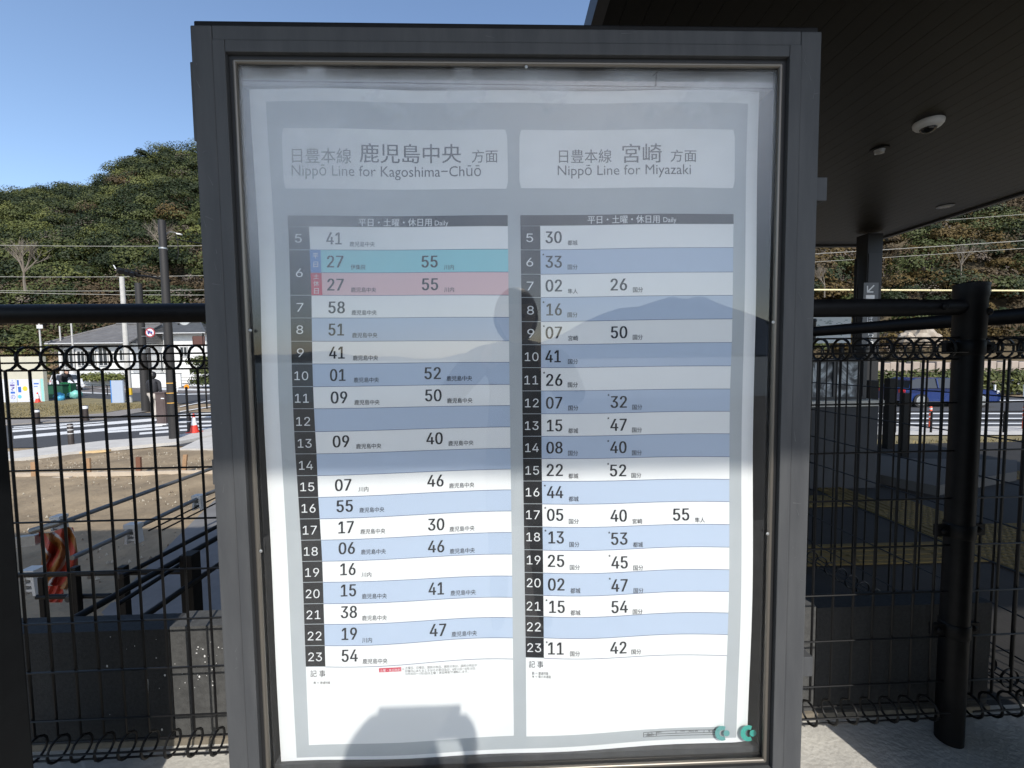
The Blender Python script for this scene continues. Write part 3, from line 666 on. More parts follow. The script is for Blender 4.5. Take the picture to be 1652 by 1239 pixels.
# camera dome, lamps on the ceiling
dp = WZ(1498, 196, H)
dome = thing('dome_camera', 'white round security camera dome fixed to the ceiling boards', 'camera', (dp.x, dp.y, H))
MB().lathe((dp.x, dp.y, H-.0005), [(.120, 0), (.124, -.01), (.120, -.038), (.102, -.060), (.070, -.068)], 32).build('housing', mat('dome_white', (.55,.56,.55), .4), dome, smooth=True)
MB().lathe((dp.x, dp.y, H-.0005), [(.068, -.0685), (.064, -.080), (.048, -.098), (.024, -.110), (.002, -.114)], 28).build('lens_cover', mat('smoked', (.01,.01,.01), .08), dome, smooth=True)
mb = MB()
for (x, y, r, nm, lab) in ((1419, 240, .09, 'spotlight', 'small black round spotlight on the ceiling beside the dome camera'), (1525, 332, .11, 'downlight', 'recessed downlight near the far edge of the canopy ceiling')):
    p = WZ(x, y, H); t = thing(nm, lab, 'ceiling light', (p.x, p.y, H))
    MB().lathe((p.x, p.y, H-.0005), [(r, 0), (r, -.012), (r*.8, -.014)], 24).build('ring', M_blk if r < .1 else mat('dark_ring', (.05,.05,.05), .35), t, smooth=True)
    MB().lathe((p.x, p.y, H-.0005), [(r*.62, -.0145), (r*.5, -.05 if r < .1 else -.02), (r*.2, -.055 if r < .1 else -.022)], 20).build('lens', mat('lamp_lens', (.25,.25,.24), .15), t, smooth=True)
# ================================================================ street side: ground, road, kerbs
def sheet(name, pts, z, m, kind='structure', n=1):
    mb = MB(); mb.add([(p[0], p[1], z) for p in pts], [tuple(range(len(pts)))]); o = mb.build(name, m, fixn=True)
    if o.data.polygons[0].normal.z < 0: o.data.flip_normals()
    o['kind'] = kind; return o
def gz(x, y, z=G): p = WZ(x, y, z); return (p.x, p.y)
M_dirt = mat('bare_earth', (.31,.235,.145), .95, c2=(.18,.135,.083), scale=1.1, bump=.9, bscale=14, detail=10)
M_asph = mat('asphalt', (.055,.056,.06), .85, c2=(.042,.043,.046), scale=12, bump=.2, bscale=150)
M_dry = mat('dry_grass', (.235,.19,.09), .95, c2=(.15,.125,.06), scale=1.4, bump=.8, bscale=30, detail=12)
M_pave = mat('sunlit_paving', (.50,.48,.44), .85, c2=(.42,.40,.37), scale=2.5, bump=.1, bscale=60)
M_line = mat('road_marking', (.68,.68,.66), .7, c2=(.58,.58,.57), scale=6)
# ground sheet as a ring of terrain, opened where the sea lies behind the viewer
struct(MB().add([(-500, -14, G-.02), (500, -14, G-.02), (500, 900, G-.02), (-500, 900, G-.02)], [(0, 1, 2, 3)]).build('ground', M_dirt))
# dirt yard with relief
nx, ny = 90, 60; v = []
for j in range(ny+1):
    for i in range(nx+1):
        X = lerp(-16, 2.5, i/nx); Y = lerp(1.4, 12.2, j/ny)
        e = min(1, min(i, nx-i)/5, min(j, ny-j)/5)
        v.append((X, Y, G+.004+e*(.03*math.sin(X*1.9+Y)*math.sin(Y*2.3)+random.uniform(0, .035))))
struct(MB().add(v, [(j*(nx+1)+i, j*(nx+1)+i+1, (j+1)*(nx+1)+i+1, (j+1)*(nx+1)+i) for j in range(ny) for i in range(nx)]).build('dirt_yard', M_dirt, smooth=True))
# scattered stones and clods
mb = MB()
for k in range(2600):
    X = random.uniform(-13, 0); Y = random.uniform(3.0, 11.8) if k % 3 else random.uniform(8.8, 11.8); r = random.uniform(.007, .024)*(1.7 if random.random() < .08 else 1)
    q = [(X+r*math.cos(a)*random.uniform(.7, 1.3), Y+r*math.sin(a)*random.uniform(.7, 1.3), G+.01) for a in (0, 1.6, 3.1, 4.7)]
    mb.add(q+[(X+random.uniform(-.3, .3)*r, Y, G+.03+r*.7)], [(0, 1, 4), (1, 2, 4), (2, 3, 4), (3, 0, 4)], 0 if random.random() < .6 else 1)
st = mb.build('stones', [mat('stone_pale', (.36,.32,.25), .9), mat('clod', (.15,.115,.08), .95)]); st['kind'] = 'stuff'; tag(st, 'pale stones and clods strewn over the bare earth yard', 'stones')
# kerb walk beyond the dirt, asphalt road, far verge
yk = lambda x, y: gz(x, y)
sheet('road', [(-60, gz(0, 713)[1]+.6), (12, gz(340, 716)[1]-1.2), (12, 21.5), (-60, 23)], G+.008, M_asph)
walk_pts = [gz(-300, 742), gz(20, 734), gz(165, 716), gz(285, 707), gz(345, 694), gz(345, 706), gz(285, 718), gz(165, 729), gz(20, 746), gz(-300, 760)]
mb = MB(); mb.prism([(p[0], p[1], G+.004) for p in walk_pts], (0, 0, .10)); struct(mb.build('pavement', M_pave, fixn=True))
slab_pts = [gz(290, 727), gz(345, 700), gz(420, 690), gz(420, 728)]
struct(MB().prism([(p[0], p[1], G+.006) for p in slab_pts], (0, 0, .06)).build('concrete_path', M_pave, fixn=True))
# crosswalk bars running along the street, spaced towards the far side
for (xa, ya, xb, yb, w) in ((20, 692.5, 170, 681, 1.4), (20, 695, 262, 676, 2.2), (22, 705.5, 262, 685, 2.3), (170, 697, 285, 689, 1.6), (225, 699.5, 285, 695, 1.6), (290, 673, 345, 672, 1.2), (288, 681, 345, 680, 1.4), (288, 688, 345, 686, 1.4), (290, 694, 345, 691, 1.3), (22, 689, 130, 682, .7),
                         (278, 669.5, 345, 667, .8)):
    sheet('road_marking', [gz(xa, ya-w, G+.012), gz(xb, yb-w, G+.012), gz(xb, yb+w, G+.012), gz(xa, ya+w, G+.012)], G+.012, M_line)
# verge and far pavement
def strip(name, top, bot, m, z, h=.0):
    pts = [gz(*p) for p in top]+[gz(*p) for p in bot[::-1]]
    if h: o = MB().prism([(p[0], p[1], z) for p in pts], (0, 0, h)).build(name, m, fixn=True)
    else: o = sheet(name, pts, z, m)
    o['kind'] = 'structure'; return o
strip('far_kerb', [(-200, 690), (20, 678), (170, 668), (236, 656)], [(-200, 700), (20, 686), (170, 677), (250, 662)], mat('worn_paving', (.24,.22,.20), .9, c2=(.19,.175,.16), scale=2), G+.010, .05)
verge = strip('verge', [(-200, 655), (60, 650), (140, 644), (200, 647), (238, 651)], [(-200, 688), (20, 678), (170, 668), (236, 656)], M_dry, G+.012, .07)
strip('parking_lane', [(-200, 634), (400, 630)], [(-200, 652), (400, 651)], M_asph, G+.010)
for (xa, ya, xb, yb, w) in ((130, 633, 200, 636, .8), (130, 626, 205, 628, .3), (235, 620, 345, 622, 1.8), (235, 627, 345, 629, 1.4), (250, 637, 345, 635, .7), (290, 656, 345, 645, .6), (290, 664, 345, 655, .6)):
    sheet('road_marking', [gz(xa, ya-w, G+.03), gz(xb, yb-w, G+.03), gz(xb, yb+w, G+.03), gz(xa, ya+w, G+.03)], G+.03, M_line)
sheet('car_park', [gz(-100, 604), gz(420, 604), gz(420, 634), gz(-100, 634)], G+.02, mat('car_park_grey', (.15,.13,.12), .9, c2=(.11,.10,.095), scale=.6))
# dry grass tufts on the verge
def tufts(name, region, n, hmin, hmax, m, lab):
    mb = MB()
    for k in range(n):
        X, Y = region(); h = random.uniform(hmin, hmax); a = random.uniform(0, 6.28); w = h*.25; dx, dy = math.cos(a)*w, math.sin(a)*w; z0 = G+.06
        lx, ly = random.uniform(-.5, .5)*h, random.uniform(-.5, .5)*h
        mb.add([(X-dx, Y-dy, z0), (X+dx, Y+dy, z0), (X+lx, Y+ly, z0+h)], [(0, 1, 2)])
    o = mb.build(name, m); tag(o, lab, 'grass', kind='stuff'); return o
def reg_left():
    x = random.uniform(-10, 236); y = random.uniform(654, 680-(x/236)*20); return gz(x, y)
tufts('dry_grass', reg_left, 5000, .04, .12, M_dry, 'dry yellow grass on the verge across the street at left')
# right side: grass, kerb, road
gy0 = 13.2
struct(MB().add([(2.6, 5.7, G+.004), (70, 5.7, G+.004), (70, 18, G+.004), (2.6, 18, G+.004)], [(0, 1, 2, 3)]).build('lawn', M_dry))
def reg_right(): return (random.uniform(4, 24), random.uniform(8, 11.2))
tufts('dry_grass', reg_right, 7000, .04, .10, M_dry, 'dry yellow grass between the platform and the road at right')
for (ya, yb, nm, m, z) in ((690, 704, 'pavement', M_pave, .05), (640, 690, 'road', M_asph, .02)):
    sheet(nm, [gz(1290, ya), gz(1900, ya), gz(1900, yb), gz(1290, yb)], G+z, m)
for y in (646, 667, 675, 683, 690.5): sheet('road_marking', [gz(1290, y-.9, G+.03), gz(1900, y-.9, G+.03), gz(1900, y+.9, G+.03), gz(1290, y+.9, G+.03)], G+.03, M_line)
# ================================================================ hills and forest
def ridge(xp):      # ridge height in picture rows seen along each bearing
    return float(np.interp(xp, [-1500, -400, 0, 60, 110, 170, 200, 235, 290, 330, 500, 900, 1300, 1700, 2400, 4000], [400, 330, 312, 303, 302, 292, 275, 253, 235, 238, 190, 170, 190, 215, 330, 420]))
D0, D1 = 72.0, 185.0
def hill_pt(xp, t, jig=0.0):
    d = lerp(D0, D1, t); yr = ridge(xp)
    ztop = W(xp, yr+24, D1).z
    z = G+(ztop-G)*(t**.85)+jig
    r = ray(xp, 580-(xp-805)*.012); r = Vector((r.x, r.y, 0)); r = r/ (r.dot(Vector((Fw.x, Fw.y, 0)).normalized()))
    p = Vector((CAM.x, CAM.y, 0))+r*d; return Vector((p.x, p.y, z))
NXH, NTH = 150, 26; v = []
for j in range(NTH+4):
    for i in range(NXH+1):
        xp = lerp(-1500, 3900, i/NXH)
        if j <= NTH: v.append(hill_pt(xp, j/NTH, random.uniform(-.8, .8)-2.0))
        else:
            p = hill_pt(xp, 1+(j-NTH)*.25); v.append(Vector((p.x, p.y, hill_pt(xp, 1).z-14*(j-NTH)-6)))
M_hill = mat('hill_soil', (.05,.042,.022), .95, c2=(.095,.07,.04), scale=.12)
struct(MB().add(v, [(j*(NXH+1)+i, j*(NXH+1)+i+1, (j+1)*(NXH+1)+i+1, (j+1)*(NXH+1)+i) for j in range(NTH+3) for i in range(NXH)]).build('hill', M_hill, smooth=True))
fol = [mat('foliage_deep', (.013,.022,.006), .6, c2=(.024,.034,.009), scale=.35, spec=.25), mat('foliage_olive', (.050,.062,.017), .6, c2=(.068,.078,.021), scale=.3, spec=.25),
       mat('foliage_light', (.085,.098,.024), .6, c2=(.11,.118,.03), scale=.3, spec=.25), mat('foliage_brown', (.085,.058,.030), .8, c2=(.065,.05,.03), scale=.3, spec=.2), mat('twigs_grey', (.13,.107,.088), .9, spec=.2),
       mat('foliage_gold', (.105,.073,.022), .7, c2=(.08,.055,.02), scale=.3, spec=.2)]
def crown_arrays(c, r, n, sz, squash=.72):
    d = rng.normal(size=(n, 3)); d /= np.linalg.norm(d, axis=1)[:, None]; d[:, 2] = np.abs(d[:, 2])*1.0-.30*(rng.random(n) < .4)
    # lumpy outline: a few bosses
    bo = rng.normal(size=(9, 3)); bo /= np.linalg.norm(bo, axis=1)[:, None]
    lump = 1+.50*np.clip((d@bo.T).max(1)-.62, 0, 1)*2-.25
    rr = r*lump*(rng.random(n)**.16)
    p = c+d*rr[:, None]*np.array([1, 1, squash])
    nrm = d+rng.normal(size=(n, 3))*.36+np.array([0, 0, .25]); nrm /= np.linalg.norm(nrm, axis=1)[:, None]
    a = np.cross(nrm, rng.normal(size=(n, 3))); a /= np.linalg.norm(a, axis=1)[:, None]+1e-9; b = np.cross(nrm, a)
    s = sz*(.6+.8*rng.random(n))[:, None]
    return np.stack([p+a*s, p+b*s*.55, p-a*s, p-b*s*.55], 1).reshape(-1, 3)
def quads_mesh(name, chunks, mats):
    V = np.concatenate([c for c, _ in chunks]).astype(np.float32); M = np.concatenate([np.full(len(c)//4, k, np.int32) for c, k in chunks]); nf = len(V)//4
    me = bpy.data.meshes.new(name); me.vertices.add(len(V)); me.vertices.foreach_set('co', V.ravel()); me.loops.add(nf*4); me.loops.foreach_set('vertex_index', np.arange(nf*4, dtype=np.int32))
    me.polygons.add(nf); me.polygons.foreach_set('loop_start', np.arange(0, nf*4, 4, dtype=np.int32)); me.polygons.foreach_set('loop_total', np.full(nf, 4, np.int32)); me.polygons.foreach_set('material_index', M)
    for m in mats: me.materials.append(m)
    me.update(calc_edges=True); o = bpy.data.objects.new(name, me); col.objects.link(o); return o
def forest(name, x0, x1, n, nl, pal, lab, tmax=1.02, tmin=.0, sz=.27, rlo=2.0, rhi=5.4):
    ch = []
    for k in range(n):
        xp = random.uniform(x0, x1); t = random.uniform(tmin**.8, tmax)**1.0; p = hill_pt(xp, t)
        w = pal(t, p); r = random.uniform(rlo, rhi)*(.8 if w >= 3 else 1)
        z = p.z+r*.35+random.uniform(-1.6, 2.2)+(random.random() < .06)*2.0
        ch.append((crown_arrays(np.array([p.x, p.y, z]), r, nl if w != 4 else nl//2, sz*(.75 if w == 4 else 1)), w))
    o = quads_mesh(name, ch, fol); tag(o, lab, 'forest', kind='stuff'); return o
def pal_l(t, p):
    q = random.random()
    if t < .18: return random.choice((0, 1, 3, 3, 1, 4))
    g = math.sin(p.x*.11+1.3)*math.sin(p.y*.09+p.z*.13)+.6*math.sin(p.x*.05-p.z*.21)
    if g > .45: return 0 if q < .15 else 1 if q < .5 else 2 if q < .92 else 4
    if g < -.35: return 0 if q < .72 else 1 if q < .85 else 3 if q < .9 else 4
    return 0 if q < .42 else 1 if q < .76 else 2 if q < .86 else 3 if q < .92 else 4 if q < .98 else 5
def pal_r(t, p):
    q = random.random()
    if t > .55: return 0 if q < .4 else 1 if q < .8 else 2 if q < .86 else 4
    return 5 if q < .30 else 3 if q < .62 else 4 if q < .76 else 1 if q < .9 else 0
forest('forest', -60, 380, 900, 640, pal_l, 'dense evergreen forest covering the hill at left')
forest('forest', 1260, 1720, 850, 560, pal_r, 'brown and green woods on the hillside beyond the canopy at right')
forest('forest', 380, 1260, 700, 120, pal_l, 'forest on the hill hidden behind the timetable case', sz=.8)
forest('forest', -600, -60, 420, 110, pal_l, 'forest on the hill beyond the left edge of the picture', sz=.8)
forest('forest', 1720, 2700, 500, 110, pal_r, 'woods on the hill beyond the right edge of the picture', sz=.8)
# bank of cut earth behind the left houses, with scrub
v = []; nb1 = 40
for j in range(9):
    for i in range(nb1+1):
        xp = lerp(-80, 200, i/nb1); d = 62+j*2.2; z = G+(j/8)**.7*(8.5-2.5*(i/nb1))+random.uniform(-.25, .25); r = W(xp, 580, d); v.append((r.x, r.y, z if j else G-.3))
struct(MB().add(v, [(j*(nb1+1)+i, j*(nb1+1)+i+1, (j+1)*(nb1+1)+i+1, (j+1)*(nb1+1)+i) for j in range(8) for i in range(nb1)]).build('earth_bank', mat('cut_earth', (.26,.16,.09), .95, c2=(.12,.10,.05), scale=.5, bump=.5, bscale=2), smooth=True))
ch = []
for k in range(170):
    xp = random.uniform(-80, 200); j = random.random(); d = 62+j*17; r = W(xp, 580, d); z = G+j**.7*(8.5-2.5*((xp+80)/280))
    ch.append((crown_arrays(np.array([r.x, r.y, z+.2]), random.uniform(.7, 1.6), 110, .2), random.choice((0, 1, 2, 3, 3, 4, 5))))
tag(quads_mesh('scrub', ch, fol), 'scrub growing on the cut earth bank behind the houses', 'scrub', kind='stuff')
# bare trees
def bare_tree(x, y, d, h, lab, seed):
    rnd = random.Random(seed); b = W(x, y, d); mb = MB(); mt = MB()
    def br(mb_, p, dr, L_, r, lv):
        q = p+dr*L_; mb_.tube([p, p+dr*L_*.5+Vector((rnd.uniform(-.05, .05)*L_, 0, 0)), q], [r, r*.8, r*.55], 5)
        if lv:
            for _ in range(4 if lv > 1 else 3):
                nd = (dr+Vector((rnd.uniform(-.9, .9), rnd.uniform(-.6, .6), rnd.uniform(-.1, .7)))).normalized(); br(mb, p+dr*L_*rnd.uniform(.5, 1), nd, L_*rnd.uniform(.55, .8), r*.5, lv-1)
    br(mt, b, Vector((0, 0, 1)), h*.35, h*.022, 0); 
    for _ in range(5): br(mb, b+Vector((0, 0, h*.33)), Vector((rnd.uniform(-.8, .8), rnd.uniform(-.4, .4), 1)).normalized(), h*.3, h*.014, 3)
    t = thing('bare_tree', lab, 'tree', tuple(b)); m = mat('bark_pale', (.17,.145,.115), .9)
    mt.build('trunk', m, t); mb.build('crown', m, t)
bare_tree(41, 470, 68, 9, 'pale bare tree near the left edge in front of the forest', 3)
bare_tree(262, 425, 85, 9, 'pale bare tree just behind the lamp on the dark pole', 8)
bare_tree(1330, 480, 74, 6, 'pale bare tree between case edge and column', 11)
bare_tree(1550, 445, 80, 6, 'pale bare tree above the capped corner post', 12)
# ================================================================ houses
M_tile = mat('roof_tile_grey', (.105,.10,.098), .6, c2=(.145,.14,.135), scale=1.2, bump=.3, bscale=3); M_tile2 = mat('roof_tile_dark', (.055,.058,.062), .5, c2=(.085,.088,.09), scale=2)
M_plas = mat('white_plaster', (.70,.70,.68), .8, c2=(.62,.62,.60), scale=.8); M_win = mat('window_glass', (.03,.035,.04), .1); M_green = mat('green_shutter', (.03,.13,.06), .5); M_frame = mat('window_frame', (.55,.55,.54), .4)
def house(name, label, x0, x1, d, yb, ye, yr, xr0, xr1, roofm, depth=8, wins=(), eave=.6):
    a = W(x0, 580, d); b = W(x1, 580, d); ax = Vector((b.x-a.x, b.y-a.y, 0)); L_ = ax.length; ax.normalize(); nr = Vector((-ax.y, ax.x, 0))
    zz = lambda y: W((x0+x1)/2, y, d).z
    t = thing(name, label, 'house', (a.x, a.y, G)); A2 = Vector((a.x, a.y, 0))
    ze, zr = zz(ye), zz(yr)
    w0, w1 = 0+eave, L_-eave
    MB().obox(A2+ax*L_/2+nr*(depth/2)+Vector((0, 0, (G+ze)/2)), ax*(L_/2-eave), nr*(depth/2-.4), (0, 0, (ze-G)/2)).build('wall', M_plas, t)
    # hipped roof with courses of tiles
    r0 = (W(xr0, 580, d)-a).dot(ax); r1 = (W(xr1, 580, d)-a).dot(ax)
    P = lambda u, n_, z: tuple(A2+ax*u+nr*n_+Vector((0, 0, z)))
    mb = MB(); NC = 12
    for c in range(NC):
        s0_, s1_ = c/NC, (c+1)/NC; zo = .05
        f = lambda s: (lerp(0, r0, s), lerp(L_, r1, s), lerp(-.5, depth/2, s), lerp(ze, zr, s))
        u0, u1, n0, z0 = f(s0_); v0, v1, n1, z1 = f(s1_)
        mb.add([P(u0, n0, z0+zo), P(u1, n0, z0+zo), P(v1, n1, z1), P(v0, n1, z1), P(u0, n0, z0-.02), P(u1, n0, z0-.02)], [(0, 1, 2, 3), (4, 5, 1, 0)])
        mb.add([P(u0, n0, z0+zo), P(v0, n1, z1), P(v0, depth-n1, z1), P(u0, depth-n0, z0+zo)], [(0, 1, 2, 3)]); mb.add([P(u1, n0, z0+zo), P(v1, n1, z1), P(v1, depth-n1, z1), P(u1, depth-n0, z0+zo)], [(3, 2, 1, 0)])
        mb.add([P(u0, depth-n0, z0+zo), P(u1, depth-n0, z0+zo), P(v1, depth-n1, z1), P(v0, depth-n1, z1)], [(3, 2, 1, 0)])
    rf = mb.build('roof', roofm, t)
    mr = MB(); mr.tube([P(r0, depth/2, zr+.05), P(r1, depth/2, zr+.05)], .16, 8); mr.tube([P(r0, depth/2, zr), P(0, -.5, ze+.08)], .12, 8); mr.tube([P(r1, depth/2, zr), P(L_, -.5, ze+.08)], .12, 8)
    mr.build('ridge_tiles', roofm, rf)
    MB().tube([P(0, -.55, ze-.02), P(L_, -.55, ze-.02)], .07, 6).build('gutter', M_frame, t)
    for (wx0, wx1, wy0, wy1, m) in wins:
        u0 = (W(wx0, 580, d)-a).dot(ax); u1 = (W(wx1, 580, d)-a).dot(ax); z0, z1 = zz(wy1), zz(wy0)
        wn_ = MB().obox(A2+ax*(u0+u1)/2+nr*.36+Vector((0, 0, (z0+z1)/2)), ax*(u1-u0)/2, nr*.06, (0, 0, (z1-z0)/2)).build('window', m, t)
        fr_ = MB()
        for q in (0, .5, 1): fr_.obox(A2+ax*lerp(u0, u1, q)+nr*.27+Vector((0, 0, (z0+z1)/2)), ax*.035, nr*.03, (0, 0, (z1-z0)/2))
        for q in (z0, z1): fr_.obox(A2+ax*(u0+u1)/2+nr*.268+Vector((0, 0, q)), ax*((u1-u0)/2+.036), nr*.03, (0, 0, .035))
        fr_.build('frame', M_frame, wn_)
house('house', 'white house with dark grey hipped roof and green shutter behind the poles', 196, 338, 54, 600, 538, 517, 235, 290, M_tile2, 8,
      ((214, 224, 545, 556, M_win), (263, 275, 542, 556, M_green), (225, 245, 566, 592, M_win), (289, 300, 560, 575, M_win), (252, 260, 570, 600, M_win)))
house('house', 'low house with a broad brown-grey tiled roof behind the white car', 82, 216, 50, 603, 554, 519, 135, 212, M_tile, 9,
      ((100, 116, 563, 592, M_win), (121, 133, 566, 590, M_win), (136, 150, 566, 588, M_win), (156, 170, 560, 590, M_win), (190, 200, 565, 582, M_win)), .5)
house('house', 'pale house with a grey roof at the edge of the case', 300, 420, 62, 600, 538, 522, 315, 380, M_tile2, 7, ((330, 345, 545, 558, M_win), (310, 322, 565, 580, M_win)))
# white garden wall before the houses
a = W(205, 607, 46); b = W(292, 607, 46)
wv = thing('garden_wall', 'long white garden wall in front of the houses behind the poles', 'wall', (a.x, a.y, G))
MB().obox((a+b)/2*1.0+Vector((0, 0, -(a.z+b.z)/2+G+.75)), (b-a)/2, (0, .08, 0), (0, 0, .75)).build('wall_body', M_plas, wv)
MB().obox((a+b)/2*1.0+Vector((0, 0, -(a.z+b.z)/2+G+1.53)), (b-a)/2*1.01, (0, .13, 0), (0, 0, .028)).build('coping', M_tile2, wv)
ch = [(crown_arrays(np.array([*W(x, 598, 50)[:2], G+.9]), 1.0, 160, .16), 2) for x in range(138, 200, 7)]
tag(quads_mesh('hedge', ch, fol), 'low bright green hedge right of the white car', 'hedge')
ch = [(crown_arrays(np.array([*W(x, 598, 44)[:2], G+zz_]), 1.1, 200, .14), 0 if x % 2 else 1) for x in range(322, 345, 5) for zz_ in (.6, 1.7, 2.6)]
tag(quads_mesh('hedge', ch, fol), 'tall dark clipped hedge beside the left edge of the case', 'hedge')
# ================================================================ vehicles
def car(label, c, L_, Wd, Ht, heading, paint, group=None):
    t = thing('parked_car', label, 'car', tuple(c)); ca, sa_ = math.cos(heading), math.sin(heading)
    T = lambda x, y, z: (c[0]+ca*x-sa_*y, c[1]+sa_*x+ca*y, c[2]+z)
    hw_ = Wd/2
    prof = [(-.5, .22), (-.5, .50), (-.485, .62), (-.44, .66), (-.40, .92), (-.34, 1.0), (.02, 1.0), (.10, .97), (.24, .66), (.42, .60), (.485, .50), (.5, .36), (.49, .20)]
    # body: loft of sections with tumblehome
    mb = MB()
    secs = [(-hw_*.96, .90), (-hw_, 1.0), (hw_, 1.0), (hw_*.96, .90)]
    low = [(p, min(q, .66)) for p, q in prof]
    n = len(low); vs_ = []
    for yy, sc_ in ((-hw_*.93, .97), (-hw_, 1), (hw_, 1), (hw_*.93, .97)):
        for p, q in low: vs_.append(T(p*L_*sc_, yy, (q*(1 if sc_ == 1 else .985))*Ht))
    fs = [tuple(range(n)), tuple(range(3*n, 4*n))[::-1]]
    for s_ in range(3):
        for i in range(n): j = (i+1) % n; fs.append((s_*n+i, s_*n+j, (s_+1)*n+j, (s_+1)*n+i))
    mb.add(vs_, fs); mb.build('body', paint, t, smooth=False, fixn=True)
    cab = [(-.43, .655), (-.395, .91), (-.33, .985), (.02, .985), (.09, .955), (.235, .655)]
    mb = MB(); w0, w1 = hw_*.93, hw_*.76; vs_ = []
    for sgn in (-1, 1):
        for p, q in cab: k = (q-.655)/.33; vs_.append(T(p*L_, sgn*lerp(w0, w1, k), q*Ht))
    n = len(cab); mb.add(vs_, [tuple(range(n)), tuple(range(n, 2*n))[::-1]]+[(i, (i+1) % n, n+(i+1) % n, n+i) for i in range(n)]); mb.build('windows', M_win, t, fixn=True)
    mb = MB(); rp = [(-.40, .94), (-.33, 1.0), (.02, 1.0), (.09, .968)]; vs_ = []
    for sgn in (-1, 1):
        for p, q in rp: vs_.append(T(p*L_, sgn*w1*1.0, q*Ht))
        for p, q in rp[::-1]: vs_.append(T(p*L_, sgn*w1*1.0, (q-.035)*Ht))
    mb.add(vs_, [tuple(range(8)), tuple(range(8, 16))[::-1]]+[(i, (i+1) % 8, 8+(i+1) % 8, 8+i) for i in range(8)])
    for sgn in (-1, 1):
        for p0_, p1_ in (((-.43, .66), (-.39, .94)), ((.235, .66), (.09, .965)), ((-.13, .66), (-.13, .98))):
            k0, k1 = 0, .9; mb.tube([T(p0_[0]*L_, sgn*(lerp(w0, w1, k0)+.012), p0_[1]*Ht), T(p1_[0]*L_, sgn*(lerp(w0, w1, k1)+.012), p1_[1]*Ht)], .035, 6)
    mb.build('roof', paint, t, fixn=True)
    for px_ in (-.31, .31):
        for sgn in (-1, 1):
            w_c = Vector(T(px_*L_, sgn*(hw_-.09), .33)); ax_ = Vector((-sa_*sgn, ca*sgn, 0))
            wh = MB().lathe(w_c-ax_*.02, [(.33, 0), (.335, .03), (.33, .115), (.26, .12)], 24, axis=ax_).build('wheel', mat('tyre', (.015,.015,.015), .8), t, smooth=True)
            rm = MB().lathe(w_c-ax_*.02, [(.235, .1215), (.21, .126), (.06, .130), (.02, .14)], 10, axis=ax_).build('rim', M_steel, wh)
    for sgn in (-1, 1):
        MB().obox(T(.478*L_, sgn*hw_*.74, .52*Ht), (ca*.05*1, sa_*.05, 0), (-sa_*.20, ca*.20, 0), (0, 0, .07)).build('headlight', mat('lamp_clear', (.6,.62,.65), .1), t)
        MB().obox(T(-.488*L_, sgn*hw_*.8, .55*Ht), (ca*.05, sa_*.05, 0), (-sa_*.15, ca*.15, 0), (0, 0, .10)).build('tail_light', mat('lamp_red', (.5,.02,.02), .2), t)
        MB().obox(T(.16*L_, sgn*(hw_+.08), .66*Ht), (ca*.05, sa_*.05, 0), (-sa_*.09, ca*.09, 0), (0, 0, .07)).build('mirror', paint, t)
    MB().obox(T(.497*L_, 0, .42*Ht), (ca*.02, sa_*.02, 0), (-sa_*hw_*.5, ca*hw_*.5, 0), (0, 0, .10)).build('grille', M_blk, t)
    MB().obox(T(.492*L_, 0, .24*Ht), (ca*.03, sa_*.03, 0), (-sa_*hw_*.8, ca*hw_*.8, 0), (0, 0, .06)).build('bumper', M_blk, t)
    return t
P_w = mat('car_paint_white', (.72,.73,.74), .25, coat=.5); P_b = mat('car_paint_blue', (.008,.028,.13), .25, coat=.6)
p = W(107, 621, 43); car('white estate car parked in front of the low tiled house', (p.x, p.y, G+.02), 4.6, 1.78, 1.62, math.radians(-38), P_w)
p = W(1508, 662, 21.5); car('blue hatchback on the road beyond the fences at right', (p.x, p.y, G+.02), 4.3, 1.75, 1.42, math.radians(-7), P_b)
p = W(1690, 640, 32); car('silver car on the road at the right edge of the picture', (p.x, p.y, G+.02), 4.3, 1.7, 1.4, math.radians(180), mat('car_paint_silver', (.45,.46,.48), .3, metal=.5))
# ================================================================ poles, signs, street things (left)
def base(x, y, z=G): p = WZ(x, y, z); return Vector((p.x, p.y, z))
def dep(p): return (Vector(p)-CAM).dot(Fw)
def pole(name, label, x, yb, ytop, wpx, m, taper=.8, tilt=0):
    b = base(x, yb); d = dep(b+Vector((0, 0, 2))); r = wpx*d/F_PX/2; tp = W(x+tilt, ytop, d)
    t = thing(name, label, 'pole', tuple(b)); z1 = tp.z
    MB().lathe(tuple(b), [(r, 0), (r*taper, z1-G), (r*taper*.7, z1-G+.02)], 18).build('shaft', m, t, smooth=True); return t, b, d, r, z1
M_poleg = mat('concrete_pole', (.50,.49,.46), .8, c2=(.42,.41,.39), scale=5); M_poleb = mat('brown_black_pole', (.022,.020,.019), .6)
def ring_at(t, b, r, z, h, m, nm='band'): MB().lathe((b.x, b.y, z), [(r+.004, 0), (r+.006, h*.5), (r+.004, h)], 18).build(nm, m, t, smooth=True)
t, b, d, r, z1 = pole('utility_pole', 'slim white concrete pole carrying a blue and white panel', 209.5, 651, 449, 8, M_poleg)
zz = lambda y, d, x=150: W(x, y, d).z
MB().obox((b.x-.55, b.y-.18, (zz(614, d)+zz(652, d))/2), (.36, 0, 0), (0, .05, 0), (0, 0, (zz(614, d)-zz(652, d))/2)).build('notice_panel', mat('panel_paleblue', (.36,.42,.52), .5), t)
MB().obox((b.x-.945, b.y-.18, (zz(614, d)+zz(652, d))/2), (.03, 0, 0), (0, .045, 0), (0, 0, (zz(614, d)-zz(652, d))/2)).build('panel_edge', mat('edge_blue', (.03,.18,.5), .5), t)
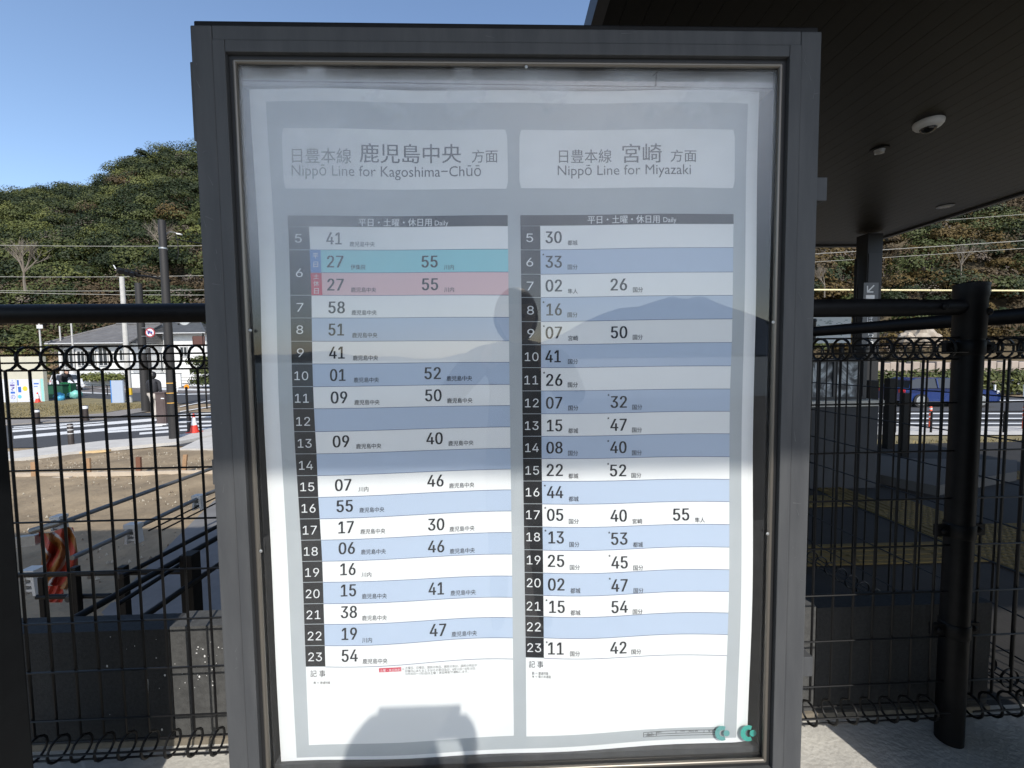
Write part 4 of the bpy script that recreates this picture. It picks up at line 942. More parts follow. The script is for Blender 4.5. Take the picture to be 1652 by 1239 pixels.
MB().obox((b.x+.24, b.y-.2, zz(632, d)), (.10, 0, 0), (0, .05, 0), (0, 0, .22)).build('button_box', mat('yellow_paint', (.55,.36,.03), .5), t)
t, b, d, r, z1 = pole('utility_pole', 'thick dark pole carrying the round road sign', 236, 664, 459, 12, M_poleb)
ring_at(t, b, r*.9, zz(571, d), .2, M_steel)
# round no-truck sign
c = W(242.5, 536.5, d-.35); sgn_t = thing('road_sign', 'round red-rimmed sign with a blue truck on white, beside the thick dark pole', 'road sign', tuple(c))
R_ = 7.6*d/F_PX
MB().lathe(c, [(R_, 0), (R_, .02)], 28, axis=(0, -1, 0)).build('disc', mat('sign_red', (.32,.03,.035), .5), sgn_t)
MB().lathe(c+Vector((0, -.0205, 0)), [(R_*.78, 0), (R_*.78, .003)], 28, axis=(0, -1, 0)).build('face', mat('sign_face', (.62,.62,.66), .5), sgn_t)
mb = MB(); u = R_/8; fnS = lambda x, y: (c.x+x*u, c.y-.026, c.z+y*u)
mb.add([fnS(*q) for q in ((-4, -1.5), (1, -1.5), (1, 3), (-4, 3))], [(0, 1, 2, 3)]); mb.add([fnS(*q) for q in ((1.3, -1.5), (4, -1.5), (4, .2), (2.8, 1.8), (1.3, 1.8))], [(0, 1, 2, 3, 4)])
for wx in (-2.4, 2.4): mb.add([fnS(wx+1.1*math.cos(a*.524), -2+1.1*math.sin(a*.524)) for a in range(12)], [tuple(range(12))])
mb.build('truck_symbol', mat('sign_blue', (.02,.07,.28), .5), sgn_t)
mb = MB(); q = 5.6; mb.add([(c.x+(-q+.6)*u*.75, c.y-.030, c.z+(q+.6)*u*.75), (c.x+(-q-.6)*u*.75, c.y-.030, c.z+(q-.6)*u*.75), (c.x+(q-.6)*u*.75, c.y-.030, c.z+(-q-.6)*u*.75), (c.x+(q+.6)*u*.75, c.y-.030, c.z+(-q+.6)*u*.75)], [(0, 1, 2, 3)]); mb.build('red_bar', mat('sign_red', (.32,.03,.035), .5), sgn_t)
mb = MB()
for y in (529, 542.5): mb.tube([W(223, y, d-.2), W(240, y, d-.33)], .022, 6)
mb.build('bracket', M_steel, sgn_t)
t, b, d, r, z1 = pole('utility_pole', 'tall dark pole with a lamp bracket and warning bands at its foot', 281.5, 712, 361, 14, M_poleb, .72, -9)
for y in (620, 636, 652): ring_at(t, b, r*.95, zz(y, d), .022, mat('amber_band', (.75,.42,.08), .5))
mb = MB(); fq = lambda x, y: W(x, y, d-r-.04)
put_text(mb, 'T', 283, 288.5, 625, 632, lambda x, y: tuple(fq(x, y))); mb.build('lettering', M_white, t)
ring_at(t, b, r*.82, zz(407, d), .05, M_steel, 'clamp'); ring_at(t, b, r*.9, zz(521, d), .05, M_steel, 'clamp')
mb = MB(); mb.tube([W(267, 404, d), W(267.5, 385, d), W(269, 377, d), W(274, 374, d), W(282, 375, d), W(288, 377.5, d)], .014, 6); mb.build('lamp_arm', M_steel, t)
MB().obox(W(289, 377.5, d), (.07, 0, -.01), (0, .04, 0), (0, 0, .02)).build('lamp_head', M_white, t)
MB().tube([W(284, 380, d), W(287, 395, d), W(288, 410, d), W(286, 418, d), W(280, 417, d)], .012, 6).build('cable_loop', M_blk, t)
MB().tube([W(190, 436, d), W(205, 443, d), W(240, 446, d), W(275, 453, d)], .035, 8).build('arm', M_blk, t)
MB().tube([W(215, 434, d), W(275, 452, d)], .015, 6).build('arm_stay', M_blk, t)
sgl = thing('traffic_signal', 'black traffic signal seen edge-on at the end of the arm', 'traffic light', tuple(W(205, 440, d)))
MB().obox(W(208, 439.5, d), (.28, .05, -.075), (0, .06, 0), (.02, 0, .085)).build('housing', M_blk, sgl)
for k in range(3): MB().tube([W(196+k*9, 437+k*2.4, d-.05), W(194+k*9, 439+k*2.4, d-.22)], .075, 10).build('hood', M_blk, sgl)
MB().tube([W(183.5, 428, d), W(187, 434, d)], .02, 6).build('end_stub', M_steel, sgl)
# convex mirror
c = W(297, 511, d+.3); t = thing('traffic_mirror', 'round white-backed street mirror beside the tall dark pole', 'mirror', tuple(c))
MB().lathe(c, [(.28, 0), (.285, .03), (.2, .07), (.05, .09)], 28, axis=(.2, 1, 0)).build('back_shell', mat('mirror_shell', (.50,.53,.54), .35), t, smooth=True)
MB().tube([W(288, 503, d+.3), W(288, 524, d+.3)], .025, 8).build('bracket', M_blk, t); MB().tube([W(272, 521, d), W(290, 521, d+.25)], .018, 6).build('bracket_arm', M_steel, t)
for (x, y0_, y1_, dd, m, nm, lab) in ((63, 521, 556, 48, M_poleg, 'street_pole', 'thin pale pole with a small white plate on the earth bank'), (96, 526, 549, 50, M_poleg, 'street_pole', 'short pale stake pole standing on the bank'),
                                 (114, 511, 556, 46, M_poleg, 'street_pole', 'white banded pole rising behind the tiled roof'), (240, 561, 640, 22.5, M_poleb, 'street_pole', 'lower dark conduit pole next to the thick dark pole')):
    a, b2 = W(x, y0_, dd), W(x, y1_, dd); t = thing(nm, lab, 'pole', (a.x, a.y, G)); MB().lathe((a.x, a.y, G), [(.10, 0), (.07, a.z-G)], 10).build('shaft', m, t, smooth=True)
    if x == 63: q = W(64, 527, dd-.2); MB().obox(q, (.32, 0, 0), (0, .02, 0), (0, 0, .2)).build('plate', M_white, t)
# notice kiosk with posters
kd = dep(base(40, 650)); k0, k1 = W(-22, 650, kd), W(70, 650, kd); zA, zB, zC = zz(652, kd), zz(611, kd), zz(574, kd)
t = thing('notice_kiosk', 'cream hoarding with blue and white posters at the far left', 'hoarding', (k1.x, k1.y, G))
MB().box((k0.x, k0.y, zA), (k1.x, k0.y+.25, zC), bev=.01).build('board', mat('cream_board', (.52,.50,.40), .8, c2=(.47,.45,.37), scale=2), t)
def kq(xa, xb, ya, yb, m, off, nm='poster_sheet'):
    a, b_ = W(xa, ya, kd), W(xb, yb, kd); return MB().box((a.x, k0.y-off-.004, b_.z), (b_.x, k0.y-off, a.z)).build(nm, m, t)
kq(-20, 14, 612, 649, mat('pos_white', (.62,.63,.66), .5), .002); kq(15, 26.5, 612, 649, mat('pos_lav', (.55,.58,.72), .5), .002); kq(27.5, 50, 612, 649, mat('pos_white', (.62,.63,.66), .5), .002); kq(51.5, 64, 612, 646, mat('pos_pale', (.55,.57,.68), .5), .002); kq(64.8, 69.5, 611, 649, mat('pos_aqua', (.28,.55,.53), .5), .002)
mb = MB()
def kt(mb, s_, xa, xb, ya, yb): put_text(mb, s_, xa, xb, ya, yb, lambda x, y: (W(x, y, kd).x, k0.y-.008, W(x, y, kd).z))
for s_, xa, xb, ya, yb in (('ふ', 17, 24, 613, 619), ('ー', 17, 24, 620, 623), ('?', 18, 24, 624, 631), ('の', 17, 24, 637, 644)): kt(mb, s_, xa, xb, ya, yb)
mb.build('lettering', mat('ink_purple', (.10,.07,.25), .5), t)
mb = MB()
for xa, xb, ya, yb in ((28, 31, 613, 622), (29, 34, 624, 633), (17, 24, 632, 635), (54, 62, 618, 620), (54, 60, 623, 624)):
    a, b_ = W(xa, ya, kd), W(xb, yb, kd); mb.box((a.x, k0.y-.0085, b_.z), (b_.x, k0.y-.0065, a.z))
mb.build('printed_patch', mat('print_kblue', (.03,.12,.45), .5), t)
c_ = W(40, 627, kd); MB().lathe((c_.x, k0.y-.0065, c_.z), [(.17, 0), (.17, .002)], 18, axis=(0, -1, 0)).build('printed_spot', mat('print_yellow', (.6,.5,.05), .5), t)
c_ = W(31, 640, kd); MB().lathe((c_.x, k0.y-.0065, c_.z), [(.13, 0), (.13, .002)], 18, axis=(0, -1, 0)).build('printed_spot', mat('print_cyan', (.12,.45,.55), .5), t)
c_ = W(60, 640, kd); MB().lathe((c_.x, k0.y-.0065, c_.z), [(.11, 0), (.11, .002)], 18, axis=(0, -1, 0)).build('printed_spot', mat('print_pinkk', (.6,.3,.35), .5), t)
# cream fence behind the kiosk
a, b_ = W(-60, 600, 42), W(66, 600, 42)
# traffic cones
M_or = mat('cone_red', (.62,.045,.025), .45)
def cone(label, x, yb, z0=G):
    b = base(x, yb); t = thing('traffic_cone', label, 'traffic cone', tuple(b), 'red and white traffic cones')
    MB().box((b.x-.19, b.y-.19, z0+.0), (b.x+.19, b.y+.19, z0+.03), bev=.008).build('foot', M_or, t)
    MB().lathe((b.x, b.y, z0+.03), [(.14, 0), (.095, .24)], 20).build('skirt', M_or, t, smooth=True)
    MB().lathe((b.x, b.y, z0+.27), [(.0955, 0), (.05, .28)], 20).build('reflective_sleeve', M_white, t, smooth=True)
    MB().lathe((b.x, b.y, z0+.55), [(.05, 0), (.028, .12), (.02, .13)], 20).build('tip', M_or, t, smooth=True)
cone('red traffic cone with a white sleeve in front of the poster hoarding', 61.5, 651, G+.08); cone('red traffic cone with a white sleeve at the foot of the tall dark pole', 314, 702, G+.1)
# bollards
def bollard(label, x, yb, yt, wpx, bands):
    b = base(x, yb); d = dep(b+Vector((0, 0, .4))); r = wpx*d/F_PX/2; h = zz(yt, d)-G; t = thing('bollard', label, 'bollard', tuple(b), 'brown street bollards')
    mm = mat('bollard_brown', (.035,.026,.022), .5)
    MB().lathe(tuple(b), [(r, 0), (r, h*.97), (r*.8, h)], 18).build('shaft', mm, t, smooth=True)
    for z_, hh in bands: MB().lathe((b.x, b.y, G+h*z_), [(r+.003, 0), (r+.003, h*hh)], 18).build('reflective_band', M_white, t, smooth=True)
bollard('brown bollard with a broad white band, in front of the posters', 60.5, 684, 659, 7, ((.80, .15),)); bollard('brown bollard with a broad white band, right of the bins', 139, 679, 653.5, 7, ((.78, .18),)); bollard('dark bollard with three thin bands on the near pavement', 115.5, 722, 683, 7.5, ((.90, .03), (.74, .03), (.58, .03)))
bollard('dark bollard at the crossing beside the second cone', 306, 702, 668, 6, ((.85, .04), (.6, .04)))
# bins with bags
def bag(label, x, yb, r, m):
    b = base(x, yb); bm = bmesh.new(); bmesh.ops.create_icosphere(bm, subdivisions=3, radius=r)
    for v_ in bm.verts: n_ = v_.co.normalized(); k = 1+.16*math.sin(n_.x*9+x)*math.sin(n_.y*7+n_.z*6)-.2*max(0, n_.z)**2+.5*max(0, n_.z-.93)*4; v_.co = Vector((n_.x*r*k, n_.y*r*k, n_.z*r*k*1.05+r*.95))
    me = bpy.data.meshes.new('bag'); bm.to_mesh(me); bm.free(); me.materials.append(m); o = bpy.data.objects.new('rubbish_bag', me); o.location = (b.x, b.y, G+.02); col.objects.link(o)
    for p_ in me.polygons: p_.use_smooth = True
    tag(o, label, 'bag', 'bags piled by the green bin')
M_bagb = mat('bag_blue', (.06,.30,.48), .35); M_baga = mat('bag_aqua', (.20,.52,.46), .35)
bag('blue rubbish bag, lower one left of the green net', 96, 646, .30, M_bagb); bag('bright aqua rubbish bag right of the green net', 123, 644, .34, M_baga); bag('dark teal rubbish bag between the net and aqua bag', 116, 643, .26, mat('bag_teal', (.03,.20,.22), .35)); bag('small blue rubbish bag at the front left', 98, 648, .22, M_bagb)
b = base(92, 643); t = thing('rubbish_bin', 'dark green bin behind the blue bags next to the hoarding', 'bin', tuple(b)); M_bin = mat('bin_green', (.015,.085,.045), .5)
MB().box((b.x-.75, b.y, G+.02), (b.x+.45, b.y+.8, G+1.0), bev=.03).build('tub', M_bin, t); MB().box((b.x-.80, b.y-.05, G+1.003), (b.x+.5, b.y+.85, G+1.08), bev=.02).build('lid', mat('bin_dark', (.012,.04,.03), .5), t)
b = base(107, 642); t = thing('bag_cage', 'bright green net cage between the blue and aqua bags', 'cage', tuple(b)); mb = MB()
for k in range(9): mb.tube([(b.x-.35+k*.0875, b.y, G+.03), (b.x-.35+k*.0875, b.y, G+1.2)], .018, 5)
for k in range(8): mb.tube([(b.x-.36, b.y, G+.06+k*.16), (b.x+.36, b.y, G+.06+k*.16)], .018, 5)
mb.build('net', mat('net_green', (.02,.22,.08), .5), t); MB().box((b.x-.35, b.y+.03, G+.02), (b.x+.35, b.y+.5, G+1.1), bev=.02).build('crate', M_bin, t)
# low rail by the car park
t = thing('guard_rail', 'low dark two-bar rail along the car park right of the bags', 'rail', tuple(base(135, 636))); mb = MB()
pa, pb = base(128, 634), base(200, 640)
for k in range(4): q = lerp(pa, pb, k/3); MB().tube([(q.x, q.y, G), (q.x, q.y, G+.85)], .035, 8).build('post', M_blk, t)
for h_ in (.83, .5): MB().tube([(pa.x, pa.y, G+h_), (pb.x, pb.y, G+h_)], .022, 6).build('bar', M_blk, t)
# white street guard rail (right of the poles)
t = thing('guard_rail', 'dark street railing with white plates behind the walking person', 'rail', tuple(base(262, 625))); pa, pb = base(222, 624), base(345, 619)
for k in range(7): q = lerp(pa, pb, k/6); MB().tube([(q.x, q.y, G), (q.x, q.y, G+.9)], .03, 8).build('post', M_blk, t)
for h_ in (.88, .5, .2): MB().tube([(pa.x, pa.y, G+h_), (pb.x, pb.y, G+h_)], .025, 6).build('bar', M_blk, t)
# brown cabinet
cb0, cb1 = base(253, 686), base(277, 684); dC = dep(cb0); t = thing('utility_cabinet', 'tall brown metal street cabinet at the crossing', 'cabinet', tuple((cb0+cb1)/2)); hC = zz(634, dC)-G
M_cab = mat('cabinet_brown', (.075,.052,.048), .5, c2=(.095,.07,.065), scale=3)
MB().box((cb0.x, cb0.y, G+.06), (cb1.x, cb0.y+.45, G+hC*.96), bev=.01).build('body', M_cab, t); MB().box((cb0.x-.03, cb0.y-.03, G+hC*.9605), (cb1.x+.03, cb0.y+.48, G+hC), bev=.008).build('lid', M_cab, t); MB().box((cb0.x-.02, cb0.y-.02, G), (cb1.x+.02, cb0.y+.47, G+.0595)).build('plinth', M_white, t)
for fz_ in (.40, .41): pass
MB().box((cb0.x+.05, cb0.y-.012, G+hC*.30), (cb1.x-.05, cb0.y-.0005, G+hC*.92), bev=.004).build('door', M_cab, t); MB().box((cb0.x+.25, cb0.y-.03, G+hC*.80), (cb0.x+.38, cb0.y-.0125, G+hC*.83)).build('handle', M_white, t); MB().box((cb0.x+.05, cb0.y-.010, G+.10), (cb1.x-.05, cb0.y-.0005, G+hC*.28)).build('lower_door', M_cab, t)
b = base(303, 672); t = thing('work_sign', 'small orange round lamp sign on a dark stand by the kerb', 'sign', tuple(b)); dd = dep(b); q = W(301.5, 624, dd)
MB().tube([(b.x, b.y, G), (b.x, b.y, q.z)], .05, 8).build('stand', M_blk, t); MB().lathe(q, [(.12, 0), (.12, .03)], 18, axis=(0, -1, 0)).build('disc', mat('orange_sign', (.75,.28,.02), .5), t)
# hanging brown sign near the case
q = W(320, 549, 24); t = thing('shop_sign', 'brown board sign hanging on a bracket by the left edge of the case', 'sign', tuple(q)); MB().box((q.x-.32, q.y, q.z-.27), (q.x+.33, q.y+.05, q.z+.25), bev=.06).build('board', mat('sign_brown', (.10,.045,.035), .6), t); MB().tube([(q.x+.25, q.y+.03, q.z+.4), (q.x+.25, q.y+.03, G)], .04, 8).build('post', M_blk, t)
# ================================================================ things in the earth yard
M_wood = mat('raw_wood', (.36,.22,.12), .8, c2=(.28,.17,.09), scale=6, stretch=(3, 3, .6)); M_plank = mat('pale_plank', (.50,.42,.32), .8, c2=(.42,.35,.27), scale=4)
for k, (x, yb, yt, w, c2) in enumerate(((56, 771, 745, 7, 'leftmost'), (144, 769, 740, 6, 'second from left'), (225, 767, 739, 7, 'third from left, dark and split'), (297.5, 765, 736, 6, 'rightmost, leaning'))):
    b = base(x, yb); d = dep(b); w_ = w*d/F_PX/2; o = MB().obox((b.x+(.02 if k == 3 else 0), b.y, G+(zz(yt, d)-G)/2), (w_, 0, 0), (0, w_*.5, 0), ((.03 if k == 3 else .005), 0, (zz(yt, d)-G)/2+.02)).build('wooden_stake', M_wood if k != 2 else mat('dark_wood', (.16,.07,.04), .8)); tag(o, 'short wooden stake in the earth yard, '+c2, 'stake', 'stakes along the plank line')
mb = MB(); pa, pb = base(24, 771), base(346, 766); dv = (pb-pa)/2; mb.obox((pa+pb)/2+Vector((0, 0, .06)), dv, Vector((0, .03, 0)), (0, 0, .05)); tag(mb.build('long_plank', M_plank), 'long pale plank set on edge across the earth yard', 'plank')
o = MB().obox(base(99, 773)+Vector((0, 0, .03)), (.2, .02, 0), (0, .05, 0), (0, 0, .02)).build('loose_board', M_plank); tag(o, 'short pale offcut lying in front of the long plank', 'board')
o = MB().obox(base(152, 732)+Vector((0, 0, .06)), (.42, .02, .02), (0, .06, 0), (0, 0, .03)).build('loose_board', mat('new_wood', (.58,.42,.22), .7)); tag(o, 'fresh yellow board lying on earth by the pavement edge', 'board')
for k, (x, y) in enumerate(((97, 742), (206, 790), (64, 805), (250, 760), (40, 790), (180, 835), (290, 775))):
    pass
# white pipe-barrier feet and pipes
def W_foot(label, x, yt, yb, d, wpx):
    c = W(x, (yt+yb)/2, d); h = (yb-yt)/F_PX*d/2; w = wpx/F_PX*d/2; t = thing('barrier_foot', label, 'barrier stand', (c.x, c.y, c.z-h), 'plastic stands of the pipe barrier'); m = mat('stand_plastic', (.48,.48,.46), .5)
    MB().obox(c+Vector((0, 0, h*.8)), (w, 0, 0), (0, .05, 0), (0, 0, h*.2)).build('clip', m, t)
    for sgn in (-1, 1): MB().obox(c+Vector((sgn*w*.7, 0, -h*.15)), (w*.22, 0, 0), (0, .045, 0), (-sgn*w*.1, 0, h*.75)).build('side', m, t)
    for k in range(3): MB().obox(c+Vector((0, .002, h*(.35-.45*k))), (w*.62, 0, 0), (0, .035, 0), (0, 0, h*.09)).build('rung', m, t)
W_foot('pale barrier stand in the sun near the case edge', 321, 798, 823, 5.6, 15); W_foot('barrier stand in the shade halfway along the lower pipe', 216, 844, 877, 4.7, 20); W_foot('barrier stand at the left end holding the upper pipe', 96, 831, 856, 4.4, 15); W_foot('barrier stand deep in the shade at lower left', 54, 916, 960, 3.6, 22)
M_pipe = mat('scaffold_pipe', (.16,.16,.155), .4, .6)
for (x0_, y0_, d0, x1_, y1_, d1, lab) in ((100, 843, 4.4, 372, 745, 6.6, 'upper grey scaffold pipe slanting over the earth yard'), (116, 900, 4.0, 216, 854, 4.7, 'lower scaffold pipe, near length'), (216, 853, 4.7, 322, 803, 5.6, 'lower scaffold pipe, middle length'), (322, 802, 5.6, 380, 778, 6.2, 'lower scaffold pipe, far length beside the case')):
    o = MB().tube([W(x0_, y0_, d0), W(x1_, y1_, d1)], .0243, 12).build('scaffold_pipe', M_pipe, smooth=True); tag(o, lab, 'pipe')
for k, (a_, b_) in enumerate((((240, 856, 4.9), (380, 787, 6.2)), ((262, 855, 5.0), (382, 795, 6.2)))):
    o = MB().tube([W(*a_), W(*b_)], .010, 8).build('thin_bar', M_blk, smooth=True); tag(o, ('upper' if k == 0 else 'lower')+' thin dark bar next to the far scaffold stand', 'bar')
# orange and yellow safety wrap
cw = W(95, 900, 4.2); t = thing('safety_barrier', 'crumpled orange and yellow safety barrier with white chevrons in the yard at left', 'barrier', (cw.x, cw.y, G))
nx_, ny_ = 60, 50; v = []
for j in range(ny_+1):
    for i in range(nx_+1):
        u, w_ = i/nx_, j/ny_
        x = lerp(62, 118, u)+8*math.sin(w_*3)-6*w_*(1-u); y = lerp(852+10*abs(u-.5), 945, w_)+6*math.sin(u*5+w_*4)
        v.append(tuple(W(x, y, 4.2+.05*math.sin(u*17+w_*5)+.04*math.sin(w_*13+u*6)+.006*random.random())))
F_ = [(j*(nx_+1)+i, (j+1)*(nx_+1)+i, (j+1)*(nx_+1)+i+1, j*(nx_+1)+i+1) for j in range(ny_) for i in range(nx_)]
mb = MB(); mb.add(v, F_)
for k, f_ in enumerate(F_):
    j, i = divmod(k, nx_); q = (i*.30+abs(j-ny_*.45)*.26) % 9; mb.mi[k] = 1 if q < 3.6 else (2 if q < 4.9 else 0)
mb.build('wrap', [mat('safety_orange', (.30,.035,.018), .55), mat('safety_yellow', (.22,.085,.015), .55), mat('dull_white', (.36,.34,.33), .6)], t, smooth=True)
MB().tube([W(50, 857, 4.2), W(100, 842, 4.25)], .03, 10).build('pipe', M_pipe, t); MB().obox(W(45, 872, 4.25), (.10, 0, .01), (0, .03, 0), (0, 0, .05)).build('clamp', M_steel, t)
mb = MB(); v = [tuple(W(70+i*6+3*math.sin(j), 945+j*9, 4.15+.03*((i+j) % 2))) for j in range(4) for i in range(6)]; mb.add(v, [(j*6+i, (j+1)*6+i, (j+1)*6+i+1, j*6+i+1) for j in range(3) for i in range(5)]); mb.build('torn_end', mat('safety_orange', (.30,.035,.018), .55), t)
# pale path going down beside the ramp
struct(MB().add([(*gz(150, 1010)[:2], G+.05), (*gz(420, 1010)[:2], G+.05), (*gz(420, 795)[:2], G+.05), (*gz(345, 812)[:2], G+.05)], [(0, 1, 2, 3)]).build('ramp_path', mat('path_concrete', (.17,.165,.16), .9, c2=(.14,.135,.13), scale=3)))
# ramp railings
t = thing('ramp_railing', 'black tubular ramp railing with stout posts behind the low wall at left', 'railing', tuple(W(306, 900, 3.0)))
for (a_, b_, r_, nm) in (((372, 838, 3.9), (196, 930, 2.9), .017, 'handrail'), ((380, 851, 3.4), (120, 998, 2.25), .019, 'handrail'), ((20, 928, 3.0), (300, 922, 3.0), .017, 'handrail'), ((60, 963, 3.05), (178, 961, 3.05), .017, 'lower_rail'), ((380, 892, 3.4), (225, 1000, 2.4), .018, 'lower_rail'), ((300, 905, 3.0), (190, 975, 2.6), .014, 'lower_rail')):
    MB().tube([W(*a_), W(*b_)], r_, 12).build(nm, M_blk, t, smooth=True)
for (x, yt, d_, hw_) in ((121, 914, 3.0, .020), (198, 913, 3.0, .024), (68, 930, 3.05, .018), (306, 892, 2.9, .042)):
    q = W(x, yt, d_); MB().box((q.x-hw_, q.y-hw_, G), (q.x+hw_, q.y+hw_, q.z), bev=.004).build('post', M_blk, t)
for (x, y, d_) in ((119, 962, 3.03), (198, 925, 2.98)):
    MB().lathe(W(x, y, d_), [(.02, 0), (.032, .02), (.02, .045)], 12, axis=(0, -1, 0)).build('joint_ball', M_poleb, t, smooth=True)
# ================================================================ overhead wires
def wire(p0_, p1_, sag, r, m, lab, nm='overhead_wire'):
    a_, b_ = W(*p0_), W(*p1_); pts = [lerp(a_, b_, k/14)-Vector((0, 0, sag*4*(k/14)*(1-k/14))) for k in range(15)]
    tag(MB().tube(pts, r, 5).build(nm, m), lab, 'wire')
M_wl = mat('pale_wire', (.35,.34,.30), .5)
for k, (y0_, y1_) in enumerate(((395, 396), (446, 444), (468.5, 467), (470.5, 476))):
    wire((-40, y0_, 40), (360, y1_, 40), .1, .024, M_wl, ('highest', 'second', 'third', 'lowest')[k]+' thin pale wire crossing in front of the forest at left')
for k, (a_, b_) in enumerate((((1290, 372, 40), (1800, 334, 33)), ((1290, 411, 40), (1800, 378, 33)), ((1290, 424, 40), (1800, 390, 33)))):
    wire(a_, b_, .05, .028 if k == 1 else .02, M_wl, ('highest', 'middle', 'lowest')[k]+' thin pale wire before the wooded hillside at right')
wire((284, 386, d_ if False else 13.5), (420, 398, 20), .1, .02, M_blk, 'dark cable leaving the tall dark pole towards the case')
t = thing('catenary_guard', 'straight cream-yellow guard pipe crossing above the corner post at right', 'pipe', tuple(W(1480, 469, 16)))
xs_ = [1270, 1372, 1436, 1501, 1598, 1700, 1900]
for i in range(len(xs_)-1): MB().tube([W(xs_[i]+1, 467.6+(xs_[i]-1300)*.004, 16), W(xs_[i+1]-1, 467.6+(xs_[i+1]-1300)*.004, 16)], .032, 8).build('pipe_length', mat('cream_pipe', (.72,.64,.36), .5), t, smooth=True)
# ================================================================ right side: concourse
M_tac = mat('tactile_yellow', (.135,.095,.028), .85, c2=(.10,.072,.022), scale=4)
tl = MB(); tl.box((0, 0, 0), (.296, .296, .012))
for i in range(6):
    for j in range(6): tl.lathe((.025+i*.049, .025+j*.049, .012), [(.014, 0), (.011, .005)], 8)
bar = MB(); bar.box((0, 0, 0), (.296, .296, .012))
for i in range(4): bar.box((.012, .030+i*.07, .0121), (.284, .058+i*.07, .018))
barY = MB(); barY.box((0, 0, 0), (.296, .296, .012))
for i in range(4): barY.box((.030+i*.07, .012, .0121), (.058+i*.07, .284, .018))
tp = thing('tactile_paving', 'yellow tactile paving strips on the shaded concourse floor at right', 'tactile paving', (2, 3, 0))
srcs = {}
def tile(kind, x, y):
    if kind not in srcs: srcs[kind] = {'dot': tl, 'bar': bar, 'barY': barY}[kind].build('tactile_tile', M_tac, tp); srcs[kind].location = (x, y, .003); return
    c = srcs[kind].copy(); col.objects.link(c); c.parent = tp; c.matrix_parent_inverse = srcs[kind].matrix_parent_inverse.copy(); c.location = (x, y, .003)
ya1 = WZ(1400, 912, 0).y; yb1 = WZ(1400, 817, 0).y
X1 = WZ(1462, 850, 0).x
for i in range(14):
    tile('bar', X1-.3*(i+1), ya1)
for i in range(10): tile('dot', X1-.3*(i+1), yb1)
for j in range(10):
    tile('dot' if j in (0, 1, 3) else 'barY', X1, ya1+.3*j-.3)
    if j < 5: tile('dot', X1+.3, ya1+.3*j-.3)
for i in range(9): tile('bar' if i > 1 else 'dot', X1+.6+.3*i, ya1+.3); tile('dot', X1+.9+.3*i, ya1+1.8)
# kerb block and shaded wall at the concourse's far side
fw0, fw1 = WZ(1305, 790, 0), WZ(1408, 786, 0)
t = thing('lobby_wall', 'dark shaded wall block below the framed pictures at right', 'wall', (fw0.x, fw0.y, 0)); zt_ = zz(655, dep(fw0), 1350)
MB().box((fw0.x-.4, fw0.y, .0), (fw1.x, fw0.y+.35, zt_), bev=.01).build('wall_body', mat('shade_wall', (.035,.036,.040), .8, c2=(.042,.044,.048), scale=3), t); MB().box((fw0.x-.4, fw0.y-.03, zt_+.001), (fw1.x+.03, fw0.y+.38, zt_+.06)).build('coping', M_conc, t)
q0, q1 = fw0.x+.02, fw1.x-.1; dW = dep(fw0)
z0_, z1_ = zz(652, dW-.1, 1350), zz(584, dW-.1, 1350)
pic = thing('picture_panel', 'framed monochrome picture panel with draped figures above the shaded wall block', 'picture', (q0, fw0.y+.1, z0_)); pic.location.z = z0_
def picmat():
    m = bpy.data.materials.new('grey_picture'); m.use_nodes = True; nt = m.node_tree; b = nt.nodes['Principled BSDF']; tc = nt.nodes.new('ShaderNodeTexCoord'); n = nt.nodes.new('ShaderNodeTexNoise'); n.inputs['Scale'].default_value = 5; n.inputs['Distortion'].default_value = 2.5; n.inputs['Detail'].default_value = 3
    nt.links.new(tc.outputs['Object'], n.inputs['Vector']); r = nt.nodes.new('ShaderNodeValToRGB'); e = r.color_ramp.elements; e[0].position = .35; e[0].color = (.03,.03,.035,1); e[1].position = .62; e[1].color = (.42,.45,.47,1); x = e.new(.5); x.color = (.14,.15,.16,1)
    nt.links.new(n.outputs[0], r.inputs[0]); nt.links.new(r.outputs[0], b.inputs['Base Color']); return m
MB().box((q0, fw0.y+.11, z0_+.06), (q1, fw0.y+.14, z1_)).build('picture', picmat(), pic)
mb = MB()
for (a0, a1, b0, b1) in ((q0-.04, q0, z0_+.02, z1_+.04), (q1, q1+.04, z0_+.02, z1_+.04), (q0, q1, z1_, z1_+.04), (q0, q1, z0_+.02, z0_+.06), ((q0+q1)/2-.02, (q0+q1)/2+.02, z0_+.06, z1_)): mb.box((a0, fw0.y+.09, b0), (a1, fw0.y+.15, b1))
mb.build('frame', mat('frame_dark', (.03,.03,.032), .5), pic)
# white notice board higher up
nbd = 7.0; a_, b_ = W(1300, 512, nbd), W(1371, 553, nbd)
t = thing('map_board', 'white information board with maps behind the fence next to the column', 'notice board', (a_.x, a_.y, 0))
MB().box((a_.x, a_.y, b_.z), (b_.x+.05, a_.y+.06, a_.z)).build('board', mat('board_white', (.60,.64,.66), .5), t)
mb = MB(); rr_ = random.Random(4)
for k in range(46):
    x = rr_.uniform(1318, 1366); y = rr_.uniform(515, 548); w = rr_.uniform(1, 6); q = WY(x, y, a_.y-.003); q2 = WY(x+w, y+rr_.choice((.6, 1.2)), a_.y-.003); mb.box((q.x, a_.y-.004, q2.z), (q2.x, a_.y-.001, q.z))
pm = mb.build('map_print', mat('map_ink', (.16,.24,.26), .5), t); pm['kind'] = 'stuff'
for x in (a_.x+.1, b_.x-.05): MB().box((x, a_.y+.061, 0), (x+.05, a_.y+.11, a_.z)).build('leg', M_blk, t)
